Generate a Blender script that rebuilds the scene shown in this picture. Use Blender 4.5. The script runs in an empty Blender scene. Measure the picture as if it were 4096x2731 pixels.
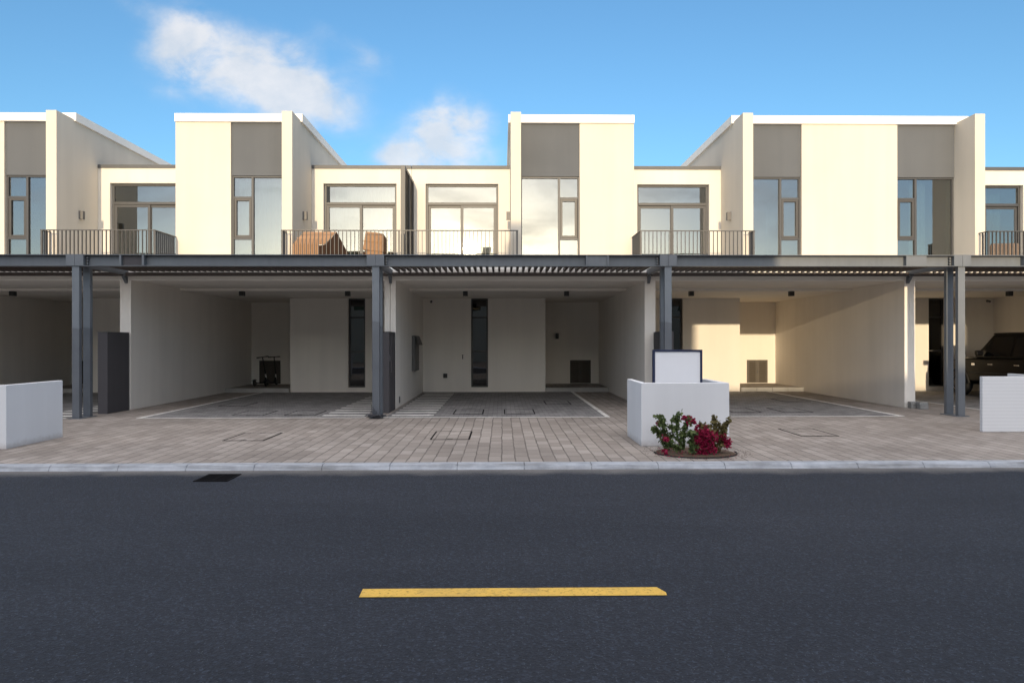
import bpy, bmesh, math, random
from mathutils import Vector, Matrix
R = math.radians
SC = bpy.context.scene
C = SC.collection

# ------------------------------------------------------------------ camera
cam = bpy.data.cameras.new("camera"); cam.lens = 24; cam.sensor_width = 36
cam.clip_start = .05; cam.clip_end = 3000; cam.shift_y = .0011
co = bpy.data.objects.new("camera", cam); C.objects.link(co)
co.location = (0, 0, 1.6)
co.rotation_mode = 'QUATERNION'
YAW, ROLL = math.atan(.0149), -.00105
q = Matrix.Rotation(-YAW, 3, 'Z') @ Matrix.Rotation(R(90), 3, 'X') @ Matrix.Rotation(ROLL, 3, 'Z')
co.rotation_quaternion = q.to_quaternion()
SC.camera = co

# ------------------------------------------------------------------ light
SUN_D = Vector((.05, 1, -.136)).normalized()          # the way the light travels
sl = bpy.data.lights.new("sun", 'SUN'); sl.energy = 2.0; sl.angle = R(.53); sl.color = (1, .79, .52)
so = bpy.data.objects.new("sun", sl); C.objects.link(so)
so.rotation_mode = 'QUATERNION'; so.rotation_quaternion = SUN_D.to_track_quat('-Z', 'Y')
so.location = (0, -20, 20)
SUN_EL = math.asin(-SUN_D.z); SUN_ROT = math.atan2(-SUN_D.x, -SUN_D.y)

SC.view_settings.view_transform = 'Standard'; SC.view_settings.look = 'None'
SC.view_settings.gamma = 1; SC.view_settings.exposure = .92
SC.view_settings.use_curve_mapping = False
SC.cycles.max_bounces = 10; SC.cycles.diffuse_bounces = 6; SC.cycles.transparent_max_bounces = 24
SC.cycles.sample_clamp_indirect = 8

W = bpy.data.worlds.new("World"); SC.world = W; W.use_nodes = True
def build_world():
    nt = W.node_tree; N = nt.nodes; L = nt.links
    bg = N["Background"]; bg.inputs["Strength"].default_value = .15
    sky = N.new("ShaderNodeTexSky"); sky.sky_type = 'NISHITA'; sky.sun_disc = False
    sky.sun_elevation = SUN_EL; sky.sun_rotation = SUN_ROT
    sky.air_density = .9; sky.dust_density = 1.0; sky.ozone_density = 3.0; sky.altitude = 0
    tc = N.new("ShaderNodeTexCoord"); sp = N.new("ShaderNodeSeparateXYZ"); L.new(tc.outputs["Generated"], sp.inputs[0])
    def M(op, a, b=None, c=None, clamp=False):
        n = N.new("ShaderNodeMath"); n.operation = op; n.use_clamp = clamp
        for i, v in enumerate((a, b, c)):
            if v is None: continue
            if isinstance(v, (int, float)): n.inputs[i].default_value = v
            else: L.new(v, n.inputs[i])
        return n.outputs[0]
    X, Y, Z = sp.outputs
    ay = M('MAXIMUM', M('ABSOLUTE', Y), .05)
    px, pz = M('DIVIDE', X, ay), M('DIVIDE', Z, ay)
    cb = N.new("ShaderNodeCombineXYZ"); L.new(px, cb.inputs[0]); L.new(pz, cb.inputs[1]); L.new(M('MULTIPLY', M('SIGN', Y), 3.1), cb.inputs[2])
    def noise(scale, det, rough, off=(0, 0, 0), dist=0, sy=1.0):
        mp = N.new("ShaderNodeMapping"); mp.inputs["Location"].default_value = off; mp.inputs["Scale"].default_value = (1, sy, 1)
        L.new(cb.outputs[0], mp.inputs[0])
        n = N.new("ShaderNodeTexNoise"); n.inputs["Scale"].default_value = scale; n.inputs["Detail"].default_value = det
        n.inputs["Roughness"].default_value = rough; n.inputs["Distortion"].default_value = dist
        L.new(mp.outputs[0], n.inputs["Vector"]); return n.outputs["Fac"]
    wx, wz = noise(6, 5, .6, (3, 1, 0)), noise(6, 5, .6, (9, 4, 2))
    qx = M('ADD', px, M('MULTIPLY', M('SUBTRACT', wx, .5), .10)); qz = M('ADD', pz, M('MULTIPLY', M('SUBTRACT', wz, .5), .09))
    def blob(cx, cz, rx, rz, amp, ang=0):
        dx, dz = M('SUBTRACT', qx, cx), M('SUBTRACT', qz, cz)
        ca, sa = math.cos(ang), math.sin(ang)
        ex = M('DIVIDE', M('ADD', M('MULTIPLY', dx, ca), M('MULTIPLY', dz, sa)), rx)
        ez = M('DIVIDE', M('SUBTRACT', M('MULTIPLY', dz, ca), M('MULTIPLY', dx, sa)), rz)
        r2 = M('ADD', M('MULTIPLY', ex, ex), M('MULTIPLY', ez, ez))
        return M('MULTIPLY', M('EXPONENT', M('MULTIPLY', r2, -1.0)), amp)
    blobs = [(-.475, .425, .050, .055, .85, -.3), (-.405, .405, .075, .045, .9, -.3), (-.325, .385, .085, .045, 1.0, -.35),
             (-.265, .362, .075, .036, .95, -.3), (-.300, .425, .035, .025, .5, 0), (-.345, .350, .06, .030, .45, -.25),
             (-.53, .49, .06, .020, .42, -.5), (-.19, .412, .035, .022, .45, -.5), (-.245, .445, .05, .016, .28, -.5),
             (-.64, .415, .030, .014, .22, -.3),
             (-.098, .325, .038, .030, .9, 0), (-.128, .288, .065, .022, .8, .1), (-.060, .300, .045, .040, .95, .3),
             (-.150, .275, .05, .016, .55, 0), (-.065, .268, .075, .020, .55, 0), (-.035, .325, .028, .02, .5, 0)]
    tot = None
    for b in blobs:
        f = blob(*b); tot = f if tot is None else M('ADD', tot, f)
    fb = noise(10, 9, .58, (1, 2, 0), .35, 1.5)
    front = M('MULTIPLY', tot, M('SUBTRACT', M('MULTIPLY', fb, 3.2), .70))
    front = M('MULTIPLY', front, M('GREATER_THAN', Y, .02))
    back = M('MULTIPLY', M('SUBTRACT', noise(5.5, 7, .6, (5, 0, 0), .4, 2.2), .52), 4.2, clamp=True)
    back = M('MULTIPLY', back, M('LESS_THAN', Y, -.02))
    back = M('MULTIPLY', back, M('MULTIPLY', M('SUBTRACT', M('MULTIPLY', Z, 1.0), .03), 9, clamp=True))
    mr = N.new("ShaderNodeMapRange"); mr.interpolation_type = 'SMOOTHSTEP'
    L.new(front, mr.inputs[0]); mr.inputs[1].default_value = .06; mr.inputs[2].default_value = 1.35
    mr.inputs[3].default_value = 0; mr.inputs[4].default_value = .80
    mask = M('MAXIMUM', mr.outputs[0], M('MULTIPLY', back, .55))
    tint = N.new("ShaderNodeMix"); tint.data_type = 'RGBA'; tint.blend_type = 'MULTIPLY'; tint.inputs[0].default_value = 1
    L.new(sky.outputs[0], tint.inputs[6]); tint.inputs[7].default_value = (.87, 1.0, .97, 1)
    # added bright cloud deck overhead and behind the camera, unseen, fills the shade
    hi = M('MULTIPLY', M('SUBTRACT', Z, M('ADD', .235, M('MULTIPLY', M('ADD', M('MULTIPLY', Y, 2.0), .5, clamp=True), .475))), 8.0, clamp=True)
    g = N.new("ShaderNodeTexNoise"); g.inputs["Scale"].default_value = 3.2; g.inputs["Detail"].default_value = 7; g.inputs["Roughness"].default_value = .6
    L.new(tc.outputs["Generated"], g.inputs["Vector"])
    hi = M('MULTIPLY', hi, M('SUBTRACT', 1.2, M('MULTIPLY', M('ABSOLUTE', X), 1.35), clamp=True))
    deck = M('MULTIPLY', hi, M('MULTIPLY', M('SUBTRACT', g.outputs["Fac"], .26), 3.5, clamp=True))
    dk = N.new("ShaderNodeMix"); dk.data_type = 'RGBA'
    L.new(M('MULTIPLY', deck, .9), dk.inputs[0]); L.new(tint.outputs[2], dk.inputs[6]); dk.inputs[7].default_value = (11.0, 10.2, 9.7, 1)
    tint0 = tint; tint = dk
    L.new(M('MULTIPLY_ADD', Y, 2.0, .5, clamp=True), tint0.inputs[0])
    mx = N.new("ShaderNodeMix"); mx.data_type = 'RGBA'
    L.new(mask, mx.inputs[0]); L.new(tint.outputs[2], mx.inputs[6]); 
    cs = N.new("ShaderNodeMix"); cs.data_type = 'RGBA'          # sunlit tops, greyer hollows
    L.new(M('MULTIPLY', M('SUBTRACT', noise(13, 6, .6, (4, 7, 1), .2, 1.3), .36), 3.6, clamp=True), cs.inputs[0])
    cs.inputs[6].default_value = (2.65, 2.75, 2.9, 1); cs.inputs[7].default_value = (3.35, 3.25, 3.2, 1); L.new(cs.outputs[2], mx.inputs[7])
    L.new(mx.outputs[2], bg.inputs["Color"])
build_world()

# ------------------------------------------------------------------ materials
def newmat(name):
    m = bpy.data.materials.new(name); m.use_nodes = True
    nt = m.node_tree; return m, nt, nt.nodes["Principled BSDF"]
def nd(nt, t, **kw):
    n = nt.nodes.new(t)
    for k, v in kw.items():
        if k in n.inputs: n.inputs[k].default_value = v
        else: setattr(n, k, v)
    return n
def ramp(nt, fac, stops):
    r = nt.nodes.new("ShaderNodeValToRGB"); el = r.color_ramp.elements
    while len(el) < len(stops): el.new(.5)
    for e, (p, c) in zip(el, stops): e.position = p; e.color = (*c, 1) if len(c) == 3 else c
    nt.links.new(fac, r.inputs[0]); return r.outputs[0]
def mixc(nt, fac, a, b, mode='MIX'):
    n = nt.nodes.new("ShaderNodeMix"); n.data_type = 'RGBA'; n.blend_type = mode
    for i, v in ((0, fac), (6, a), (7, b)):
        if isinstance(v, (int, float)): n.inputs[i].default_value = v
        elif isinstance(v, tuple): n.inputs[i].default_value = (*v, 1) if len(v) == 3 else v
        else: nt.links.new(v, n.inputs[i])
    return n.outputs[2]
def coords(nt, scale=(1, 1, 1), rot=(0, 0, 0), world=True):
    if world:
        g = nt.nodes.new("ShaderNodeNewGeometry"); src = g.outputs["Position"]
    else:
        g = nt.nodes.new("ShaderNodeTexCoord"); src = g.outputs["Object"]
    mp = nt.nodes.new("ShaderNodeMapping"); mp.inputs["Scale"].default_value = scale; mp.inputs["Rotation"].default_value = rot
    nt.links.new(src, mp.inputs[0]); return mp.outputs[0]
def bump(nt, bsdf, height, strength=.3, dist=.01):
    b = nt.nodes.new("ShaderNodeBump"); b.inputs["Strength"].default_value = strength; b.inputs["Distance"].default_value = dist
    nt.links.new(height, b.inputs["Height"]); nt.links.new(b.outputs[0], bsdf.inputs["Normal"])
def noise(nt, vec, scale, det=4, rough=.55):
    n = nd(nt, "ShaderNodeTexNoise", Scale=scale, Detail=det, Roughness=rough); nt.links.new(vec, n.inputs["Vector"]); return n.outputs["Fac"]
def mul(nt, a, k, op='MULTIPLY'):
    n = nt.nodes.new("ShaderNodeMath"); n.operation = op
    nt.links.new(a, n.inputs[0])
    if isinstance(k, (int, float)): n.inputs[1].default_value = k
    else: nt.links.new(k, n.inputs[1])
    return n.outputs[0]
def set_spec(b, v):
    b.inputs["Specular IOR Level"].default_value = v

def plaster(name, col, var=.04, rough=.85, grain=.25, streak=.05, splash=0):
    m, nt, b = newmat(name); v = coords(nt)
    n1 = noise(nt, v, .7, 3); n2 = noise(nt, coords(nt, (2.2, 2.2, .12)), 1.0, 4)
    lo = tuple(c * (1 - var) for c in col); hi = tuple(min(1, c * (1 + var)) for c in col)
    c1 = ramp(nt, n1, [(.3, lo), (.7, hi)])
    c2 = mixc(nt, 1.0, c1, ramp(nt, n2, [(.35, (1 - streak,) * 3), (.6, (1, 1, 1))]), 'MULTIPLY')
    if splash:                                       # mud splashed up by rain: ragged stains near the ground
        g = nt.nodes.new("ShaderNodeNewGeometry"); sp = nt.nodes.new("ShaderNodeSeparateXYZ"); nt.links.new(g.outputs["Position"], sp.inputs[0])
        zz = mul(nt, sp.outputs[2], mul(nt, noise(nt, v, 9, 6, .7), -.16), 'ADD')
        c2 = mixc(nt, ramp(nt, mul(nt, zz, .1, 'ADD'), [(.04, (splash,) * 3), (.13, (0, 0, 0))]), c2, (.30, .25, .21))
    nt.links.new(c2, b.inputs["Base Color"]); b.inputs["Roughness"].default_value = rough; set_spec(b, .25)
    bump(nt, b, noise(nt, v, 140, 3), grain, .004)
    return m
def paint(name, col, rough=.4, metal=0, var=.06, grain=.1, spec=.5):
    m, nt, b = newmat(name); v = coords(nt, world=False)
    n1 = noise(nt, v, 3, 4)
    nt.links.new(ramp(nt, n1, [(.3, tuple(c * (1 - var) for c in col)), (.7, tuple(c * (1 + var) for c in col))]), b.inputs["Base Color"])
    b.inputs["Roughness"].default_value = rough; b.inputs["Metallic"].default_value = metal; set_spec(b, spec)
    if grain: bump(nt, b, noise(nt, v, 60, 3), grain, .003)
    return m

M = {}
M['cream'] = plaster('cream_plaster', (.635, .583, .50), .025, streak=.05)
M['carport'] = plaster('brightened_plaster', (.83, .785, .72), .025, streak=.05)  # lighter than the cream upstairs: shaded carport walls brightened through their colour
M['loggia'] = plaster('white_balcony_plaster', (.68, .645, .585), .025, streak=.05)
M['coping'] = plaster('white_coping', (.84, .82, .78), .02, streak=.03)
M['panel'] = plaster('grey_panel', (.112, .120, .132), .05, streak=.06)
M['lowcope'] = paint('grey_coping', (.072, .075, .080), .5)
M['frame'] = paint('window_frame', (.050, .051, .055), .45)
M['sash'] = paint('dark_sash', (.05, .047, .045), .45)
M['white'] = plaster('white_render', (.74, .755, .78), .025, streak=.05, splash=.38)
M['pillar'] = plaster('dark_render', (.085, .08, .085), .06, streak=.08)
M['lamp'] = paint('lamp_black', (.022, .022, .022), .5)
M['lampgrey'] = paint('lamp_grey', (.13, .125, .12), .5)
M['louvre'] = paint('louvre_brown', (.035, .024, .020), .55)
M['louvredoor'] = paint('louvre_door_brown', (.075, .062, .048), .55)
M['rail'] = paint('railing_paint', (.060, .059, .059), .45)
M['concrete'] = plaster('concrete', (.40, .39, .37), .12, streak=.1)
M['rubber'] = paint('rubber', (.018, .018, .018), .75)
M['chrome'] = paint('chrome', (.75, .75, .76), .18, 1, 0, 0)
M['navy'] = paint('navy_paint', (.010, .018, .06), .4)
M['board'] = paint('white_board', (.82, .83, .86), .35, var=.015, grain=.03)
M['grate'] = paint('cast_iron', (.007, .007, .008), .85, spec=.08)
M['cable'] = paint('cable', (.03, .032, .04), .6)
M['grey_plastic'] = paint('grey_plastic', (.10, .098, .095), .5)
M['whiteplastic'] = paint('white_plastic', (.7, .7, .7), .4)

def steel():
    m, nt, b = newmat('steel_paint'); v = coords(nt)
    n1 = noise(nt, v, 2.5, 5); n2 = noise(nt, coords(nt, (8, 8, .6)), 1, 4)
    c = ramp(nt, n1, [(.3, (.136, .150, .168)), (.7, (.16, .175, .193))])
    c = mixc(nt, 1.0, c, ramp(nt, n2, [(.3, (.9, .9, .9)), (.62, (1, 1, 1))]), 'MULTIPLY')
    nt.links.new(c, b.inputs["Base Color"]); b.inputs["Roughness"].default_value = .5; b.inputs["Metallic"].default_value = .0; set_spec(b, .4)
    bump(nt, b, noise(nt, v, 40, 3), .06, .003); return m
M['steel'] = steel()
def steel_post():                                   # repainted darker up to about chest height, with an uneven edge
    m, nt, b = newmat('steel_post_paint'); v = coords(nt)
    s = nt.nodes.new("ShaderNodeSeparateXYZ"); g = nt.nodes.new("ShaderNodeNewGeometry"); nt.links.new(g.outputs["Position"], s.inputs[0])
    a = nd(nt, "ShaderNodeMath", operation='ADD'); nt.links.new(s.outputs[2], a.inputs[0])
    w = nd(nt, "ShaderNodeMath", operation='MULTIPLY'); nt.links.new(noise(nt, coords(nt, (.5, .5, .0)), 1.0, 1), w.inputs[0]); w.inputs[1].default_value = .8
    nt.links.new(w.outputs[0], a.inputs[1])
    n1 = noise(nt, v, 3, 5)
    up = ramp(nt, n1, [(.3, (.155, .175, .198)), (.7, (.18, .20, .222))]); dn = ramp(nt, n1, [(.3, (.100, .112, .130)), (.7, (.122, .135, .154))])
    c = mixc(nt, ramp(nt, mul(nt, a.outputs[0], .25), [(.565, (0, 0, 0)), (.570, (1, 1, 1))]), dn, up)
    nt.links.new(c, b.inputs["Base Color"]); b.inputs["Roughness"].default_value = .48; set_spec(b, .4)
    bump(nt, b, noise(nt, v, 40, 3), .06, .003); return m
M['steelpost'] = steel_post()

def glass(name, tint, refl):
    m = bpy.data.materials.new(name); m.use_nodes = True; nt = m.node_tree; nt.nodes.clear()
    out = nt.nodes.new("ShaderNodeOutputMaterial"); mx = nt.nodes.new("ShaderNodeMixShader")
    t = nt.nodes.new("ShaderNodeBsdfTransparent"); t.inputs[0].default_value = (*tint, 1)
    g = nt.nodes.new("ShaderNodeBsdfGlossy"); g.inputs["Roughness"].default_value = .015; g.inputs["Color"].default_value = (.95, .93, .91, 1)
    f = nt.nodes.new("ShaderNodeFresnel"); f.inputs["IOR"].default_value = 1.5
    a = nt.nodes.new("ShaderNodeMath"); a.operation = 'MULTIPLY_ADD'; a.use_clamp = True
    nt.links.new(f.outputs[0], a.inputs[0]); a.inputs[1].default_value = 1.2; a.inputs[2].default_value = refl
    bp = nt.nodes.new("ShaderNodeBump"); bp.inputs["Strength"].default_value = .12; bp.inputs["Distance"].default_value = .012
    nt.links.new(noise(nt, coords(nt), 1.1, 2), bp.inputs["Height"]); nt.links.new(bp.outputs[0], g.inputs["Normal"])
    nt.links.new(a.outputs[0], mx.inputs[0]); nt.links.new(t.outputs[0], mx.inputs[1]); nt.links.new(g.outputs[0], mx.inputs[2])
    nt.links.new(mx.outputs[0], out.inputs[0]); return m
M['glass'] = glass('reflective_glass', (.44, .51, .52), .165)
M['darkglass'] = glass('dark_glass', (.05, .055, .06), .02)

def fabric(name, col, trans=.3):
    m, nt, b = newmat(name); v = coords(nt)
    nt.links.new(ramp(nt, noise(nt, coords(nt, (14, 14, .5)), 1, 4), [(.3, tuple(c * .85 for c in col)), (.7, col)]), b.inputs["Base Color"])
    b.inputs["Roughness"].default_value = .9; set_spec(b, .1); return m
M['curtain'] = fabric('sheer_curtain', (.80, .82, .82)); M['greencurtain'] = fabric('green_curtain', (.42, .56, .48))

def asphalt():
    m, nt, b = newmat('asphalt'); v = coords(nt)
    big = noise(nt, coords(nt, (.25, 1.0, 1)), .9, 5, .6); fine = noise(nt, v, 95, 5, .7)
    vo = nd(nt, "ShaderNodeTexVoronoi", Scale=62.0); nt.links.new(v, vo.inputs["Vector"])
    c = ramp(nt, big, [(.25, (.0130, .0168, .0255)), (.75, (.0225, .0272, .0385))])
    c = mixc(nt, .8, c, ramp(nt, fine, [(.25, (.35, .35, .35)), (.5, (1, 1, 1)), (.8, (1.75, 1.75, 1.75))]), 'MULTIPLY')
    vs = nt.nodes.new("ShaderNodeSeparateColor"); nt.links.new(vo.outputs["Color"], vs.inputs[0])
    c = mixc(nt, .55, c, ramp(nt, vs.outputs[0], [(0, (.45, .45, .45)), (.6, (.95, .95, .95)), (.9, (1.7, 1.7, 1.7)), (1, (2.8, 2.8, 2.8))]), 'MULTIPLY')
    vo2 = nd(nt, "ShaderNodeTexVoronoi", Scale=60.0); nt.links.new(v, vo2.inputs["Vector"])
    sep = nt.nodes.new("ShaderNodeSeparateColor"); nt.links.new(vo2.outputs["Color"], sep.inputs[0])
    pick = mul(nt, mul(nt, vo2.outputs["Distance"], 0.2, 'LESS_THAN'), mul(nt, sep.outputs[0], .80, 'GREATER_THAN'))
    c = mixc(nt, mul(nt, pick, .5), c, (.15, .16, .18))
    # pale dust gathered along the kerb, ragged edge
    s = nt.nodes.new("ShaderNodeSeparateXYZ"); g = nt.nodes.new("ShaderNodeNewGeometry"); nt.links.new(g.outputs["Position"], s.inputs[0])
    yy = mul(nt, s.outputs[1], mul(nt, noise(nt, v, 1.6, 5, .65), .55), 'ADD')
    c = mixc(nt, mul(nt, ramp(nt, mul(nt, yy, .1), [(.885, (0, 0, 0)), (.922, (1, 1, 1))]), mul(nt, fine, 1.3)), c, (.22, .21, .20))
    nt.links.new(c, b.inputs["Base Color"]); b.inputs["Roughness"].default_value = .82; set_spec(b, .35)
    h = mul(nt, mul(nt, vo.outputs["Distance"], .8), fine, 'ADD'); bump(nt, b, h, .55, .012); return m
M['asphalt'] = asphalt()

def pavers(name, cols, bw, bh, rotz, mortar, mcol, grit=.25, joint=.5):
    m, nt, b = newmat(name)
    v0 = coords(nt, rot=(0, 0, rotz))
    nz = nd(nt, "ShaderNodeTexNoise", Scale=2.3, Detail=3); nt.links.new(v0, nz.inputs["Vector"])
    sub = nd(nt, "ShaderNodeVectorMath", operation='SUBTRACT'); nt.links.new(nz.outputs["Color"], sub.inputs[0]); sub.inputs[1].default_value = (.5, .5, .5)
    sca = nd(nt, "ShaderNodeVectorMath", operation='SCALE'); nt.links.new(sub.outputs[0], sca.inputs[0]); sca.inputs["Scale"].default_value = .035
    add = nd(nt, "ShaderNodeVectorMath", operation='ADD'); nt.links.new(v0, add.inputs[0]); nt.links.new(sca.outputs[0], add.inputs[1])
    br = nt.nodes.new("ShaderNodeTexBrick"); nt.links.new(add.outputs[0], br.inputs["Vector"])
    br.inputs["Scale"].default_value = 1; br.inputs["Brick Width"].default_value = bw; br.inputs["Row Height"].default_value = bh
    br.inputs["Mortar Size"].default_value = mortar; br.inputs["Mortar Smooth"].default_value = .25; br.offset = .5
    br.inputs["Color1"].default_value = (0, 0, 0, 1); br.inputs["Color2"].default_value = (1, 1, 1, 1); br.inputs["Mortar"].default_value = (.5, .5, .5, 1)
    c = ramp(nt, br.outputs["Color"], [(0, cols[0]), (.5, cols[1]), (1, cols[2])])
    big = noise(nt, coords(nt), .55, 5, .6); fine = noise(nt, coords(nt), 60, 5, .7)
    c = mixc(nt, 1, c, ramp(nt, big, [(.25, (.74, .73, .72)), (.75, (1.16, 1.15, 1.14))]), 'MULTIPLY')
    c = mixc(nt, .7, c, ramp(nt, fine, [(.25, (.72, .72, .72)), (.75, (1.25, 1.25, 1.25))]), 'MULTIPLY')
    jw = mul(nt, noise(nt, coords(nt), 3.0, 3), 1.4)
    c = mixc(nt, mul(nt, br.outputs["Fac"], jw), c, mcol)
    st = noise(nt, coords(nt, (.9, .9, .9)), 1.7, 6, .68)
    c = mixc(nt, ramp(nt, st, [(.62, (0, 0, 0)), (.78, (.28, .28, .28))]), c, tuple(x * .45 for x in cols[1]))
    nt.links.new(c, b.inputs["Base Color"]); b.inputs["Roughness"].default_value = .85; set_spec(b, .25)
    h = mul(nt, mul(nt, br.outputs["Fac"], -joint), mul(nt, fine, grit), 'ADD'); bump(nt, b, h, .6, .012); return m
M['apron'] = pavers('apron_pavers', [(.262, .234, .212), (.305, .275, .250), (.352, .321, .295)], .37, .185, R(90), .010, (.085, .073, .065))
M['bay'] = pavers('bay_pavers', [(.185, .182, .186), (.245, .241, .243), (.315, .309, .308)], 0.21, .105, 0, .008, (.050, .053, .055))

def marking(name, col, wear):
    m, nt, b = newmat(name); v = coords(nt)
    n1 = noise(nt, v, 40, 6, .7); n2 = noise(nt, v, 3, 4)
    c = ramp(nt, n1, [(.34, tuple(x * .45 for x in col)), (.46, col), (.8, tuple(min(1, x * 1.15) for x in col))])
    c = mixc(nt, ramp(nt, n2, [(.5, (0, 0, 0)), (.85, (wear,) * 3)]), c, (.12, .11, .10))
    nt.links.new(c, b.inputs["Base Color"]); b.inputs["Roughness"].default_value = .7; set_spec(b, .3)
    bump(nt, b, n1, .5, .008); return m
M['yellow'] = marking('yellow_line', (.66, .42, .085), .5); M['wline'] = marking('white_line', (.74, .73, .70), .7)

def kerbmat():
    m, nt, b = newmat('kerb_concrete'); v = coords(nt)
    c = ramp(nt, noise(nt, v, 5, 6, .65), [(.3, (.30, .33, .375)), (.7, (.44, .47, .52))])
    c = mixc(nt, 1, c, ramp(nt, noise(nt, coords(nt, (.8, 8, 8)), 1.2, 5, .7), [(.33, (.55, .53, .50)), (.58, (1, 1, 1))]), 'MULTIPLY')
    nt.links.new(c, b.inputs["Base Color"]); b.inputs["Roughness"].default_value = .8
    bump(nt, b, noise(nt, v, 90, 4), .4, .006); return m
M['kerb'] = kerbmat()
def simple(name, cols, scale, rough=.9, bs=.5, det=5):
    m, nt, b = newmat(name); v = coords(nt)
    n = noise(nt, v, scale, det, .65)
    nt.links.new(ramp(nt, n, [(.25, cols[0]), (.75, cols[1])]), b.inputs["Base Color"]); b.inputs["Roughness"].default_value = rough; set_spec(b, .2)
    bump(nt, b, n, bs, .02); return m
M['sand'] = simple('sand', ((.30, .25, .19), (.42, .36, .28)), 3)
M['soil'] = simple('soil', ((.05, .035, .025), (.17, .12, .085)), 28)
M['card'] = simple('cardboard', ((.30, .175, .098), (.36, .215, .125)), 5, bs=.08)
M['cardshade'] = simple('cardboard_shaded', ((.035, .02, .014), (.055, .032, .022)), 5, bs=.08)  # near-black brown: shade inside the boxes put into the colour
M['tape'] = paint('tape', (.35, .20, .10), .25)
M['stem'] = simple('stem', ((.10, .07, .045), (.17, .13, .08)), 20)
M['brickgrey'] = simple('paver_block', ((.22, .22, .215), (.34, .34, .33)), 25, bs=.3)
def leafmat(name, c0, c1, trans):
    m, nt, b = newmat(name)
    oi = nt.nodes.new("ShaderNodeNewGeometry")
    c = ramp(nt, oi.outputs["Random Per Island"], [(0, c0), (1, c1)])
    nt.links.new(c, b.inputs["Base Color"]); b.inputs["Roughness"].default_value = .5; set_spec(b, .3)
    b.inputs["Transmission Weight"].default_value = 0
    tr = nt.nodes.new("ShaderNodeBsdfTranslucent"); nt.links.new(c, tr.inputs[0])
    mx = nt.nodes.new("ShaderNodeMixShader"); mx.inputs[0].default_value = trans
    out = nt.nodes["Material Output"]; nt.links.new(b.outputs[0], mx.inputs[1]); nt.links.new(tr.outputs[0], mx.inputs[2]); nt.links.new(mx.outputs[0], out.inputs[0])
    return m
M['leaf'] = leafmat('leaf', (.040, .070, .022), (.15, .20, .070), .3)
M['leafred'] = leafmat('reddish_leaf', (.08, .065, .025), (.21, .18, .07), .3)
M['flower'] = leafmat('bract', (.20, .006, .035), (.44, .018, .09), .35)
def wicker():
    m, nt, b = newmat('wicker'); v = coords(nt, world=False)
    w1 = nd(nt, "ShaderNodeTexWave", Scale=14.0, Distortion=1.0); w1.bands_direction = 'Z'; nt.links.new(v, w1.inputs["Vector"])
    w2 = nd(nt, "ShaderNodeTexWave", Scale=9.0, Distortion=1.0); w2.bands_direction = 'X'; nt.links.new(v, w2.inputs["Vector"])
    h = mul(nt, w1.outputs["Fac"], w2.outputs["Fac"])
    nt.links.new(ramp(nt, h, [(0, (.10, .065, .045)), (.5, (.34, .25, .18))]), b.inputs["Base Color"]); b.inputs["Roughness"].default_value = .7
    bump(nt, b, h, .8, .01); return m
M['wicker'] = wicker()
def carpaint():
    m, nt, b = newmat('dusty_black_paint'); v = coords(nt)
    n = noise(nt, v, 160, 3, .8); n2 = noise(nt, v, 4, 4)
    d = mul(nt, ramp(nt, n, [(.60, (0, 0, 0)), (.74, (1, 1, 1))]), n2)
    nt.links.new(mixc(nt, mul(nt, d, .04), (.0045, .004, .004), (.16, .135, .11)), b.inputs["Base Color"])
    b.inputs["Roughness"].default_value = .3; set_spec(b, .1); b.inputs["Coat Weight"].default_value = .03; b.inputs["Coat Roughness"].default_value = .08; return m
M['carpaint'] = carpaint()
M['carglass'] = paint('car_glass', (.006, .006, .007), .05, 0, 0, 0, .2)
M['amber'] = paint('lamp_lens', (.55, .52, .48), .15, 0, .02, 0)

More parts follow.
